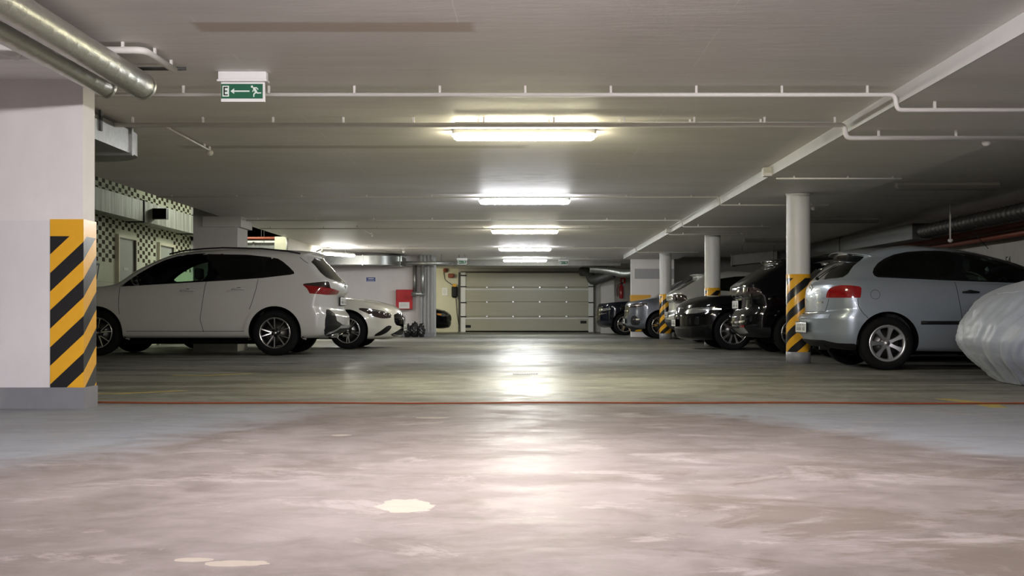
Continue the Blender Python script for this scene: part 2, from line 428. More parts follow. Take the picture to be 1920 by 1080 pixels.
# near left wall with taped end
wl = struct('wall_near_left', MB().box(-8.2, -2.92, 7.57, 7.775, 1.24, ZB), 'wall_white')
struct('wall_near_left_lower', MB().box(-8.2, -2.92, 7.57, 7.775, .14, 1.24), 'wall_lower', wl)
struct('baseboard_near_left', MB().box(-8.2, -2.905, 7.55, 7.79, 0, .14), 'skirt')
tape = MB().box(-3.135, -2.914, 7.564, 7.79, .14, 1.25)
struct('hazard_tape', tape, stripes('tape_wall', 'wall', .245, .94, 1.138, .078), wl)
# mosaic wall, high bay over the doors on the left
struct('wall_mosaic', MB().box(-7.75, -7.5, 7.775, 25.7, 0, 3.3), 'mosaic')
struct('wall_high_end', MB().box(-8.2, -5.15, 25.7, 25.95, 0, 3.4), 'wall_white')
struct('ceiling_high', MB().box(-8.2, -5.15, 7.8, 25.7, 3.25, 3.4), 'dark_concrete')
struct('wall_high_near', MB().box(-8.2, -5.15, 7.7, 7.8, 2.2, 3.4), 'wall_grey')
struct('wall_high_side', MB().box(-5.15, -5.0, 7.8, 25.7, ZC+.1, 3.4), 'wall_grey')
struct('wall_side_left', MB().box(-5.4, -5.13, 24.7, 29.0, 0, ZC+.02), 'wall_cream')
pl = struct('trim_3', MB().box(-5.62, -4.87, 19.4, 20.1, 0, ZC+.8).box(-5.45, -4.8, 19.35, 20.15, 2.1, 2.28), 'wall_far')
# back walls
wb = struct('wall_back_left', MB().box(-8.2, -2.95, 32.5, 32.8, 0, ZC+.02), 'wall_white')
g = MB().box(-2.95, -2.56, 32.1, 32.9, 0, ZC+.02)
for k in range(4): g.box(-2.93+k*.1, -2.89+k*.1, 32.04, 32.1, 0, ZC)
struct('trim_4', g, 'wall_grey')
struct('wall_recess_left', MB().box(-8.2, -2.4, 41.2, 41.5, 0, ZC), 'wall_cream')
struct('wall_recess_right', MB().box(2.5, 8, 41.2, 41.5, 0, ZC), 'wall_far')
struct('wall_over_gate', MB().box(-2.4, 2.5, 41.2, 41.5, 2.14, ZC), 'wall_far')
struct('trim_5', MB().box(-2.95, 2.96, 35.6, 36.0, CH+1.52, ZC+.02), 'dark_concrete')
wr = struct('wall_back_right', MB().box(2.96, 4.15, 32.0, 32.3, 0, ZC+.02), 'wall_white')
struct('wall_bay_shade', MB().box(4.0, 8.0, 33.0, 33.3, 0, ZC+.02), 'dark_concrete')  # dark face painted in for the unlit, deeper recess
struct('wall_band', MB().box(3.05, 4.15, 31.985, 32.0, 1.62, 1.9), 'wall_grey', wr)
struct('hazard_tape', MB().box(2.945, 3.5, 31.98, 32.31, .15, 1.17), stripes('tape_back', 'wall', .33, 1.0, 1.02), wr)
struct('wall_pier_right', MB().box(2.52, 2.96, 38.2, 38.6, 0, ZC), 'wall_far')
# ------------------------------------------------------------------ columns
tape_round = stripes('tape_round', 'round', .243, .84, 1.085, -.07)
def round_column(x, y, label):
    r = .15
    root = empty('round_column', (x, y, 0), 0, label, 'column', 'round columns along the right bays')
    root['kind'] = 'structure'
    MB().lathe([(r, .14), (r, ZB)], 40, 'z').build('shaft', 'column', root, True)
    t = MB().lathe([(r+.001, .13), (r+.004, .135), (r+.004, 1.13), (r+.001, 1.135)], 40, 'z').build('hazard_tape', tape_round, root, True)
    MB().lathe([(0, 0), (r+.006, 0), (r+.006, .145), (r, .15)], 40, 'z').build('painted_base', 'skirt', root, True)
    MB().lathe([(r, ZB-.03), (r+.008, ZB-.025), (r+.008, ZB)], 40, 'z').build('collar', 'column', root, True)
round_column(3.49, 14.66, 'nearest white round column with black and yellow tape by the silver hatchback')
round_column(3.60, 22.06, 'middle white round column with hazard tape behind the black sedan bonnet')
round_column(3.54, 28.95, 'farthest white round column with hazard tape in front of the grey car')
def tube_light(x, y, z, color, st, label, lit=True, length=1.28, group='tube lights above the aisle', rz=0.):
    root = empty('tube_light', (x, y, z), rz, label, 'ceiling light', group)
    h = length/2
    MB().bbox(-h, h, -.05, .05, -.045, 0, .012).build('housing', 'housing', root)
    prof = []
    for k in range(9):
        a = PI*k/8; prof.append((-.052*math.cos(a), -.04-.058*math.sin(a)**.8))
    d = MB(); n = len(prof)
    xs = [-h+.005, -h+.012, -h+.04, h-.04, h-.012, h-.005]; sc = [.35, .75, 1, 1, .75, .35]
    vs = []; 
    for xx, s_ in zip(xs, sc): vs += [(xx, py*(.6+.4*s_), -.04+(pz+.04)*s_) for py, pz in prof]
    fs = [(i*n+k, i*n+k+1, (i+1)*n+k+1, (i+1)*n+k) for i in range(len(xs)-1) for k in range(n-1)]
    fs += [tuple(range(n)), tuple(range((len(xs)-1)*n+n-1, (len(xs)-1)*n-1, -1))]
    d.add(vs, fs).build('diffuser', emis('tube_glow', color, st) if lit else M['lamp_off'], root, True)
    for sx in (-1, 1): MB().box(sx*h-.008, sx*h+.008, -.03, .03, -.06, -.01).build('end_clip', 'white_pipe', root)
M['lamp_off'] = simple('diffuser_unlit', (.35, .35, .34), .4)
names = ['nearest lit tube light, warm yellowish, above the aisle', 'second lit tube light from the front, cool white',
         'third lit tube light from the front, warm tint, above the aisle', 'fourth lit tube light from the front, cool white and small',
         'farthest lit tube light, just before the roller gate']
for (y, c, s_), nm in zip(LAMPS, names): tube_light(-.01, y, ZC, c, s_, nm)
for (y, c, s_), nm in zip(NEAR_LAMPS, ('tube light above the camera over the near floor', 'tube light behind the camera', 'tube light at the rear end of the aisle')):
    tube_light(-.01, y, ZC, c, s_, nm)
for x, y, nm in ((5.3, 14.4, 'unlit tube light on the dark ceiling above the silver hatchback'), (5.4, 19.6, 'unlit tube light on the dark ceiling beyond the nearest column'),
                 (5.4, 25.0, 'unlit tube light farthest back on the dark right ceiling')):
    tube_light(x, y, ZC, (1, 1, 1), 0, nm, False, 1.28, 'unlit tube lights at the right')
for x, y, nm in ((-5.7, 24.2, 'tube light in the high bay by the end wall'),):
    tube_light(x, y, 3.25, (.95, 1.0, .84), 125, nm, True, 1.28, 'tube lights of the high bay')
tube_light(-4.6, 38.6, ZC, (1.0, .96, .70), 150, 'warm tube light in the recess left of the gate', group='tube lights of the recess')
tube_light(-4.6, 28.2, ZC-.12, (1.0, .97, .93), 140, 'tube light seen end on over the far left bay', group='tube lights of the recess', rz=1.1)
# ------------------------------------------------------------------ car builder
def pchip(t, y, tt):
    h = np.diff(t); d = np.diff(y)/h; n = len(t); m = np.zeros(n)
    for k in range(1, n-1):
        if d[k-1]*d[k] > 0:
            w1 = 2*h[k]+h[k-1]; w2 = h[k]+2*h[k-1]; m[k] = (w1+w2)/(w1/d[k-1]+w2/d[k])
    m[0], m[-1] = d[0], d[-1]
    i = np.clip(np.searchsorted(t, tt, 'right')-1, 0, n-2); s = (tt-t[i])/h[i]
    return ((1+2*s)*(1-s)**2)*y[i]+s*(1-s)**2*h[i]*m[i]+s*s*(3-2*s)*y[i+1]+s*s*(s-1)*h[i]*m[i+1]
# level = (xr,zr, xf,zf, ys, zsr,zsf, arch, cr,cf, nr,nf)
def ring_surface(levels, nside, ncap, dens, plan=.035):
    K = np.array(levels, float)
    d = [0.]
    for a, b in zip(K[:-1], K[1:]):
        d.append(d[-1]+max(.02, abs(b[5]-a[5]), abs(b[6]-a[6]), abs(b[4]-a[4]), .45*abs(b[2]-a[2]), .6*abs(b[0]-a[0])))
    d = np.array(d); Mn = max(20, int(d[-1]/dens)); 
    tt = np.unique(np.concatenate([np.linspace(0, d[-1], Mn), d]))
    R = np.stack([pchip(d, K[:, c], tt) for c in range(K.shape[1])], 1)
    xr, zr, xf, zf, ys, zsr, zsf, arch, cr, cf, nr, nf = [R[:, c:c+1] for c in range(12)]
    th = np.linspace(0, PI/2, ncap+1)[None, :]
    su = np.linspace(0, 1, nside+2)[None, 1:-1]
    yR = ys*np.sin(th)**(2/nr); xR = xr+cr*(1-np.cos(th)**(2/nr))
    bl = (yR/np.maximum(ys, 1e-6))**2
    zR = zr+(zsr-zr)*bl
    xS = (xr+cr)+((xf-cf)-(xr+cr))*su; yS = ys+0*su; zS = zsr+(zsf-zsr)*su+arch*4*su*(1-su)
    th2 = np.linspace(PI/2, 0, ncap+1)[None, :]
    yF = ys*np.sin(th2)**(2/nf); xF = xf-cf*(1-np.cos(th2)**(2/nf))
    zF = zf+(zsf-zf)*(yF/np.maximum(ys, 1e-6))**2
    X = np.concatenate([xR, xS, xF], 1); Y = np.concatenate([yR, yS, yF], 1); Z = np.concatenate([zR, zS, zF], 1)
    x0, x1 = K[:, 0].min(), K[:, 2].max(); xm, hl = (x0+x1)/2, (x1-x0)/2
    Y = Y*(1-plan*np.abs((X-xm)/hl)**3)
    Y[:, 0] = 0; Y[:, -1] = 0
    return np.stack([X, Y, Z], 2)

def chaikin(p, it=2):
    p = [np.array(q, float) for q in p]
    for _ in range(it):
        q = []
        for a, b in zip(p, p[1:]+p[:1]): q += [a*.75+b*.25, a*.25+b*.75]
        p = q
    return np.array(p)
def circ(cx, cz, r, n=48): return np.array([(cx+r*math.cos(2*PI*k/n), cz+r*math.sin(2*PI*k/n)) for k in range(n)])
def inpoly(C, poly):
    x, z = C[..., 0], C[..., 1]; ins = np.zeros(x.shape, bool); n = len(poly)
    for i in range(n):
        x0, z0 = poly[i]; x1, z1 = poly[(i+1) % n]
        if z0 == z1: continue
        c = ((z0 > z) != (z1 > z)) & (x < (x1-x0)*(z-z0)/(z1-z0)+x0); ins ^= c
    return ins
def nearest(pt, poly):
    a = poly; b = np.roll(poly, -1, 0); ab = b-a; t = np.clip(((pt-a)*ab).sum(1)/np.maximum((ab**2).sum(1), 1e-12), 0, 1)
    q = a+ab*t[:, None]; k = ((q-pt)**2).sum(1).argmin(); return q[k]

class Car:
    def __init__(s, root, levels, body_mat, regions, res=1., plan=.035, post=None):
        """regions: (name, material, coords, polygon, options)"""
        s.root = root
        nside = int(120*res); ncap = int(26*res); dens = .03/res
        P = ring_surface(levels, nside, ncap, dens, plan)
        if post: P = post(P)
        s.P = P; Mi, N = P.shape[:2]; s.ncap = ncap
        # surface coordinates
        seg = np.linalg.norm(np.diff(P, axis=1), axis=2)
        A = np.concatenate([np.zeros((Mi, 1)), np.cumsum(seg, 1)], 1); B = A[:, -1:]-A
        jj = np.arange(N)[None, :]+np.zeros((Mi, 1))
        CO = {'side': np.stack([P[..., 0], P[..., 2]], 2), 'rear': np.stack([A, P[..., 2]], 2), 'front': np.stack([B, P[..., 2]], 2),
              'hood': np.stack([P[..., 0], P[..., 1]], 2)}
        fc = {k: (v[:-1, :-1]+v[1:, :-1]+v[:-1, 1:]+v[1:, 1:])/4 for k, v in CO.items()}
        fY = (P[:-1, :-1, 1]+P[1:, 1:, 1])/2; fX = (P[:-1, :-1, 0]+P[1:, 1:, 0])/2; fJ = (jj[:-1, :-1]+jj[1:, 1:])/2
        own = -np.ones((Mi-1, N-1), int)
        mid = N/2
        Pn = P.copy(); moved = np.zeros((Mi, N), bool)
        bv = []
        for v in P.reshape(-1, 3): bv.append(tuple(v))
        bf = [(i*N+j, i*N+j+1, (i+1)*N+j+1, (i+1)*N+j) for i in range(Mi-1) for j in range(N-1)]
        s.bvh = BVHTree.FromPolygons(bv, bf)
        for k, (name, mat, co, poly, op) in enumerate(regions):
            poly = np.array(poly, float)
            msk = inpoly(fc[co], poly) & (own < 0) & (fY > op.get('ymin', -1)) & (fY < op.get('ymax', 9))
            if co == 'rear': msk &= fJ < mid
            if co == 'front': msk &= fJ > mid
            if 'xmin' in op: msk &= fX > op['xmin']
            if 'xmax' in op: msk &= fX < op['xmax']
            own[msk] = k
            # snap the border vertices onto the outline
            m4 = np.zeros((Mi+1, N+1), int); m4[1:-1, 1:-1] = msk
            cnt = m4[:-1, :-1]+m4[1:, :-1]+m4[:-1, 1:]+m4[1:, 1:]
            C = CO[co]
            for i, j in zip(*np.nonzero((cnt > 0) & (cnt < 4))):
                if moved[i, j] or i in (0, Mi-1): continue
                j0, j1 = max(j-1, 0), min(j+1, N-1)
                q = nearest(C[i, j], poly); dd = q-C[i, j]
                ci = C[i+1, j]-C[i-1, j]; cj = C[i, j1]-C[i, j0]
                det = ci[0]*cj[1]-ci[1]*cj[0]
                if abs(det) < 1e-7: continue
                al = (dd[0]*cj[1]-dd[1]*cj[0])/det; be = (ci[0]*dd[1]-ci[1]*dd[0])/det
                if abs(al) > .62 or abs(be) > .62*(2/(j1-j0)): continue
                Pn[i, j] = P[i, j]+al*(P[i+1, j]-P[i-1, j])+be*(P[i, j1]-P[i, j0]); moved[i, j] = True
                if j in (0, N-1): Pn[i, j, 1] = 0
        def emit(name, sel, mat, sides, off=0., label=None, parent=None):
            vs = []; fs = []; idx = {}
            for sd in sides:
                for i, j in zip(*np.nonzero(sel)):
                    q = []
                    for a, b in ((i, j), (i, j+1), (i+1, j+1), (i+1, j)):
                        key = (a, b, sd if 0 < b < N-1 else 0)
                        if key not in idx:
                            idx[key] = len(vs); p = Pn[a, b]; vs.append((p[0], sd*p[1], p[2]))
                        q.append(idx[key])
                    fs.append(q if sd < 0 else q[::-1])
            if not fs: return None
            o = mesh_obj(name, vs, fs, mat, parent or s.root, True, 2e-4)
            if label: o['label'] = label
            return o
        s.parts = {}
        body = emit('body', own < 0, body_mat, (1, -1))
        s.body = body
        for k, (name, mat, co, poly, op) in enumerate(regions):
            if mat is None: continue
            sel = own == k
            if op.get('pair'):
                for sd in (-1, 1): s.parts.setdefault(name, []).append(emit(name, sel, mat, (sd,), label=op.get('label'), parent=op.get('parent')))
            else: s.parts.setdefault(name, []).append(emit(name, sel, mat, (1, -1), label=op.get('label')))
    def side(s, x, z, out=.0):
        h = s.bvh.ray_cast(Vector((x, 3, z)), Vector((0, -1, 0)))[0]
        return (h.y if h else .7)+out
    def back(s, y, z, out=0.):
        h = s.bvh.ray_cast(Vector((-2, abs(y), z)), Vector((1, 0, 0)))[0]
        return (h.x if h else 0)-out
    def nose(s, y, z, out=0.):
        h = s.bvh.ray_cast(Vector((8, abs(y), z)), Vector((-1, 0, 0)))[0]
        return (h.x if h else 4)+out
    def ribbon(s, name, pts, width, out, mat, mode='side', sides=(1, -1), parent=None, sub=12, thick=.004):
        """strip of trim or a panel gap laid on the surface through side-view (x, z) or rear/front (y, z) points"""
        if len(sides) == 2 and not (mode != 'side' and min(p[0] for p in pts) <= .01):
            return [s.ribbon(name, pts, width, out, mat, mode, (sd,), parent, sub, thick) for sd in sides]
        join = len(sides) == 2
        pts = [np.array(p, float) for p in pts]; q = []
        if join:                      # one strip across the centre line
            pts = [p*np.array((-1, 1)) for p in pts[::-1]]+[p for p in pts if p[0] > .01]; sides = (1,)
        for a, b in zip(pts[:-1], pts[1:]):
            for k in range(sub): q.append(a+(b-a)*k/sub)
        q.append(pts[-1]); mb = MB()
        for sd in sides:
            vs = []
            for i, p in enumerate(q):
                d = q[min(i+1, len(q)-1)]-q[max(i-1, 0)]; d = d/max(1e-6, np.linalg.norm(d)); nrm = np.array((-d[1], d[0]))*width/2
                for e, oo in ((1, out-thick), (1, out), (-1, out), (-1, out-thick)):
                    u = p+nrm*e
                    if mode == 'side': vs.append((u[0], sd*s.side(u[0], u[1], oo), u[1]))
                    elif mode == 'rear': vs.append((s.back(u[0], u[1], oo), sd*u[0], u[1]))
                    else: vs.append((s.nose(u[0], u[1], oo), sd*u[0], u[1]))
            fs = []
            for i in range(len(q)-1):
                for k in range(4): fs.append((4*i+k, 4*i+(k+1) % 4, 4*i+4+(k+1) % 4, 4*i+4+k))
            fs += [(0, 1, 2, 3), tuple(4*(len(q)-1)+k for k in (3, 2, 1, 0))]
            mb.add(vs, fs)
        return mb.build(name, mat, parent or s.root)
    def wheel_liner(s, cx, cz, r, yin, W):
        n = 28
        for sd in (1, -1):
            vs = []; fs = []; mb = MB()
            for k in range(n+1):
                a = -.35+(PI+.7)*k/n; x = cx+(r+.004)*math.cos(a); z = cz+(r+.004)*math.sin(a)
                yo = min(s.side(x, z), W)-.004; 
                vs += [(x, sd*yo, z), (x, sd*yin, z)]
            c = len(vs); vs.append((cx, sd*yin, cz))
            for k in range(n): fs += [(2*k, 2*k+1, 2*k+3, 2*k+2), (2*k+1, c, 2*k+3)]
            mb.add(vs, fs).build('wheel_liner', 'liner', s.root, True)

def petal(n, r0, r1, w0, w1, wm=None, rot=0., y0=-.02, y1=.0, dish=.0, mbs=None, split=0.):
    """n spokes; each a tapering bar from r0 to r1, dished; split > 0 makes pairs spreading outward"""
    mb = mbs or MB(); seg = 7
    for k in range(n):
        for e in ((-1, 1) if split else (0,)):
            a0 = rot+2*PI*k/n; vs = []
            for i in range(seg+1):
                t = i/seg; r = r0+(r1-r0)*t
                wd = w0+(w1-w0)*t if wm is None else (w0*(1-t)**2+2*wm*t*(1-t)+w1*t*t)
                off = e*split*t; yy = y1-dish*(1-t)**1.5
                for u, y in ((-wd/2, yy-.022), (-wd/2*.8, yy), (wd/2*.8, yy), (wd/2, yy-.022)):
                    p = u+off; ca, sa = math.cos(a0), math.sin(a0)
                    vs.append((r*ca-p*sa, y, r*sa+p*ca))
            fs = [(4*i+q, 4*i+(q+1) % 4, 4*i+4+(q+1) % 4, 4*i+4+q) for i in range(seg) for q in range(4)]+[(0, 1, 2, 3), tuple(4*seg+q for q in (3, 2, 1, 0))]
            mb.add(vs, fs)
    return mb
WHEELS = {}
def wheel(style, R, rim, parent, x, y, z, sd, rot=0.):
    key = (style, R, rim)
    if key not in WHEELS:
        w = .205; root = bpy.data.objects.new('wheel', None); COL.objects.link(root)
        # outer face is at +y = 0
        sw = R-rim
        prof = [(rim-.012, -.012), (rim+.004, -.004), (rim+.25*sw, .006), (rim+.6*sw, .004), (R-.012, -.012), (R-.002, -.03), (R, -.06), (R, -w+.06), (R-.004, -w+.03), (R-.02, -w), (rim+.3*sw, -w-.01), (rim-.012, -w)]
        MB().lathe(prof, 56).build('tyre', 'rubber', root, True)
        metal = {'ydark': 'alloy', 'double': 'alloy', 'cap': 'alloy_silver', 'multi': 'alloy_silver', 'five': 'alloy'}[style]
        rm = MB().lathe([(rim-.03, -.15), (rim-.028, -.03), (rim-.016, -.012), (rim-.008, -.001), (rim+.001, -.003), (rim+.002, -.016)], 56)
        rb = rm.build('rim', 'alloy' if style != 'cap' else metal, root, True)
        MB().lathe([(rim-.034, -.045), (rim-.036, -.15), (.08, -.155), (0, -.155)], 40).build('barrel', 'alloy_dark', root, True)
        MB().lathe([(.0, -.11), (rim*.72, -.11), (rim*.72, -.125), (0, -.125)], 36).build('brake_disc', 'disc', root, True)
        r1 = rim-.012
        if style == 'ydark':
            petal(5, .04, r1, .017, .013, rot=rot, y1=-.010, dish=.03, split=.062).build('spokes', metal, root)
            petal(5, .04, r1, .008, .008, rot=rot+.30, y1=-.012, dish=.02).build('spokes', metal, root)
            petal(5, .04, r1, .04, .03, rot=rot, y1=-.02, dish=.035, split=.06).build('spoke_backing', 'alloy_dark', root)
        elif style == 'double':
            petal(5, .045, r1, .022, .022, rot=rot, y1=-.012, dish=.03, split=.028).build('spokes', metal, root)
            petal(5, .04, r1, .06, .085, rot=rot, y1=-.022, dish=.035).build('spoke_backing', 'alloy_dark', root)
        elif style == 'cap':
            petal(7, .03, r1+.004, .05, .085, wm=.022, rot=rot, y1=-.004, dish=.022).build('spokes', metal, root)
            MB().lathe([(rim-.03, -.03), (rim-.03, -.006), (rim-.004, .0), (rim+.004, -.006)], 48).build('cover_edge', metal, root, True)
        elif style == 'multi':
            petal(10, .045, r1, .016, .010, rot=rot, y1=-.012, dish=.035, split=.014).build('spokes', metal, root)
        else:
            petal(5, .04, r1, .05, .03, rot=rot, y1=-.012, dish=.03, split=.0).build('spokes', metal, root)
            petal(5, .05, r1, .02, .02, rot=rot+.25, y1=-.014, dish=.03).build('spokes', metal, root)
        hub = MB().lathe([(0, -.012), (.026, -.012), (.032, -.018), (.034, -.03), (.065, -.036), (.07, -.1)], 30)
        hub.build('hub', 'alloy_silver' if style == 'cap' else 'alloy_dark', root, True)
        MB().lathe([(0, -.0095), (.018, -.0095), (.022, -.0125)], 24).build('hub_cap', 'chrome', root, True)
        WHEELS[key] = root; wr_ = root
    else: wr_ = dup(WHEELS[key])
    wr_.parent = parent; wr_.location = (x, y, z); wr_.rotation_euler = (0, rot, 0 if sd > 0 else PI)
    return wr_

# level tuples: xr,zr, xf,zf, ys, zsr,zsf, arch, cr,cf, nr,nf
def suv_levels(L=4.5, W=1.84, H=1.64, belt=1.19, hood=1.08, cowl=3.38, tail=.0, slope=.32, rake=2.5):
    w = W/2
    return [(.35, .27, L-.4, .25, 0, .27, .26, 0, .3, .3, 2.4, 2.4),
            (.22, .27, L-.25, .22, w-.13, .265, .265, 0, .3, .35, 2.4, 2.4),
            (.10, .34, L-.10, .27, w-.04, .305, .305, 0, .34, .42, 2.4, 2.3),
            (.0, .46, L-.01, .42, w-.005, .45, .42, 0, .36, .50, 2.3, 2.2),
            (.005, .58, L, .60, w, .62, .60, 0, .36, .52, 2.3, 2.2),
            (.085, .70, L-.01, .74, w, .76, .72, 0, .34, .52, 2.4, 2.2),
            (.095, .88, L-.03, .86, w-.002, .90, .84, 0, .30, .50, 2.5, 2.3),
            (.035, belt-.21, L-.09, .95, w-.012, belt-.16, hood-.14, 0, .28, .44, 2.5, 2.4),
            (.045, belt-.09, L-.36, hood-.08, w-.035, belt-.08, hood-.07, 0, .26, .26, 2.6, 3),
            (.085, belt-.05, cowl+.06, hood, w-.06, belt-.02, hood-.02, 0, .24, .18, 2.8, 3.2),
            (.14, belt, cowl-.02, hood+.03, w-.075, belt+.01, hood+.0, 0, .24, .22, 2.8, 3),
            (.14+slope*.5, (belt+H-.1)/2, cowl-.36, hood+.24, w-.15, (belt+H-.1)/2, hood+.22, .02, .2, .2, 2.8, 3),
            (.14+slope*.9, H-.13, rake+.12, H-.12, w-.23, H-.13, H-.17, .03, .2, .17, 2.8, 3),
            (.14+slope*.75, H-.085, rake-.05, H-.07, w-.30, H-.09, H-.10, .035, .2, .2, 2.8, 2.8),
            (.14+slope*1.3, H-.05, rake-.35, H-.025, w-.45, H-.05, H-.045, .03, .2, .2, 2.6, 2.6),
            (1.3, H-.012, rake-.9, H, 0, H-.01, H, 0, .1, .1, 2.4, 2.4)]
def sedan_levels(L=4.69, W=1.83, H=1.44, belt=.98, hood=.93, cowl=3.25, deck=1.02, rake=2.55, rtop=1.1):
    w = W/2
    return [(.4, .22, L-.45, .18, 0, .22, .18, 0, .3, .3, 2.4, 2.4),
            (.25, .22, L-.28, .16, w-.12, .20, .18, 0, .35, .42, 2.3, 2.3),
            (.08, .30, L-.07, .20, w-.04, .24, .24, 0, .4, .58, 2.2, 2.1),
            (.0, .46, L-.0, .36, w-.004, .40, .38, 0, .42, .64, 2.2, 2.1),
            (.01, .60, L-.0, .50, w, .56, .52, 0, .42, .66, 2.2, 2.1),
            (.02, .74, L-.03, .62, w-.002, .70, .62, 0, .40, .66, 2.3, 2.1),
            (.01, .86, L-.09, hood-.25, w-.012, .82, hood-.26, 0, .36, .60, 2.3, 2.2),
            (.04, .96, L-.22, hood-.17, w-.03, .89, hood-.185, 0, .34, .46, 2.4, 2.4),
            (.16, deck, L-.55, hood-.085, w-.06, belt-.04, hood-.105, 0, .30, .28, 2.6, 2.8),
            (.55, deck+.02, cowl+.10, hood, w-.085, belt-.01, hood-.02, 0, .26, .18, 2.8, 3),
            (.62, deck+.03, cowl-.05, hood+.03, w-.10, belt+.01, hood+.0, 0, .26, .2, 2.8, 3),
            (.85, (deck+H)/2, cowl-.42, (hood+H)/2-.02, w-.20, (belt+H)/2-.02, (hood+H)/2-.06, .05, .22, .2, 2.8, 3),
            (rtop, H-.09, rake+.05, H-.10, w-.29, H-.13, H-.17, .06, .22, .18, 2.8, 3),
            (rtop+.2, H-.045, rake-.2, H-.045, w-.38, H-.08, H-.09, .05, .22, .2, 2.8, 2.8),
            (rtop+.5, H-.015, rake-.5, H-.012, w-.55, H-.03, H-.03, .02, .2, .2, 2.6, 2.6),
            (rtop+.7, H, rake-.7, H, 0, H, H, 0, .1, .1, 2.4, 2.4)]
def ibiza_levels(L=3.95, W=1.64, H=1.43):
    w = W/2
    return [(.3, .24, L-.4, .2, 0, .24, .2, 0, .25, .3, 2.4, 2.4),
            (.16, .25, L-.25, .18, w-.11, .22, .18, 0, .34, .4, 2.3, 2.3),
            (.05, .33, L-.08, .22, w-.05, .26, .24, 0, .40, .5, 2.1, 2.1),
            (.0, .46, L-.0, .38, w-.012, .40, .38, 0, .42, .55, 2.1, 2.1),
            (.0, .58, L-.01, .52, w, .56, .52, 0, .42, .55, 2.1, 2.1),
            (.025, .615, L-.03, .62, w, .64, .62, 0, .42, .52, 2.1, 2.1),
            (.085, .64, L-.06, .68, w-.002, .70, .68, 0, .38, .50, 2.2, 2.2),
            (.085, .80, L-.12, .76, w-.012, .82, .75, 0, .36, .46, 2.2, 2.3),
            (.10, .93, L-.35, .84, w-.03, .92, .83, 0, .34, .34, 2.3, 2.6),
            (.14, 1.01, 2.98, .98, w-.055, 1.0, .925, 0, .33, .2, 2.4, 3),
            (.19, 1.06, 2.86, 1.01, w-.075, 1.03, .94, 0, .32, .24, 2.5, 2.8),
            (.31, 1.20, 2.40, 1.22, w-.15, 1.16, 1.16, .05, .30, .22, 2.5, 2.8),
            (.45, 1.33, 2.02, 1.335, w-.235, 1.27, 1.26, .085, .30, .2, 2.5, 2.8),
            (.36, 1.345, 1.85, 1.37, w-.28, 1.31, 1.31, .075, .26, .2, 2.5, 2.8),
            (.50, 1.38, 1.6, 1.41, w-.42, 1.36, 1.38, .045, .24, .2, 2.5, 2.6),
            (1.0, 1.42, 1.35, H, 0, 1.42, H, 0, .1, .1, 2.4, 2.4)]

def interior(root, xs, W, zf=.3, wheel_x=None, beige=False):
    m = 'seat'
    for i, x in enumerate(xs):
        for y in (-.36, .36):
            st = MB().bbox(x-.02, x+.5, y-.24, y+.24, zf+.15, zf+.36, .06).bbox(x-.16, x+.02, y-.23, y+.23, zf+.3, zf+.82, .06)
            st.bbox(x-.15, x-.05, y-.12, y+.12, zf+.87, zf+1.04, .035).cyl((x-.1, y-.05, zf+.8), (x-.1, y-.05, zf+.9), .008, 8).cyl((x-.1, y+.05, zf+.8), (x-.1, y+.05, zf+.9), .008, 8)
            st.build('seat', m, root)
    if wheel_x:
        mb = MB(); pts = []
        for k in range(25):
            a = 2*PI*k/24; pts.append((wheel_x+.07*math.sin(a), .36+.18*math.cos(a), zf+.66+.16*math.sin(a)))
        mb.tube(pts, .014, 8, False).bbox(wheel_x-.02, wheel_x+.04, .30, .42, zf+.60, zf+.70, .012)
        mb.build('steering_wheel', 'black_plastic', root)
        MB().bbox(wheel_x+.12, wheel_x+.62, -W/2+.16, W/2-.16, zf+.3, zf+.66, .06).build('dashboard', 'seat', root)

def mirror(root, x, z, y, mat, s=1.):
    for sd in (-1, 1):
        mb = MB(); n = 10; vs = []
        b = bmesh.new(); bmesh.ops.create_uvsphere(b, u_segments=18, v_segments=12, radius=1)
        for v in b.verts:
            c = v.co; fx = .07 if c.x > 0 else .035
            v.co = Vector((x+c.x*fx*1.3*s, sd*(y+.10+c.y*.11*s), z+c.z*.07*s*(1+.2*c.y*sd)))
        mb.add([v.co for v in b.verts], [[v.index for v in f.verts] for f in b.faces]); b.free()
        mb.cyl((x, sd*(y-.03), z-.05), (x, sd*(y+.05), z-.03), .02, 8)
        mb.build('door_mirror', mat, root, True)

def handle(c, x, z, mat, w=.21, cap=True):
    for sd in (-1, 1):
        y = c.side(x, z); mb = MB()
        vs = []; seg = 10
        pts = [(x-w/2+w*k/seg, sd*(y+.012+.018*math.sin(PI*k/seg)), z+.004*math.sin(PI*k/seg)) for k in range(seg+1)]
        mb.tube(pts, .012, 8, True, [.009+.006*math.sin(PI*k/seg) for k in range(seg+1)])
        h = mb.build('door_handle', mat, c.root, True)
        sc = MB(); sc.lathe([(0, 0), (.045, 0), (.05, -.004)], 20)
        pk = mesh_obj('handle_recess', [(x+vx*.9, sd*(y+.0015), z+vz*.55) for vx, vy, vz in sc.v], sc.f, 'seam', h, False)

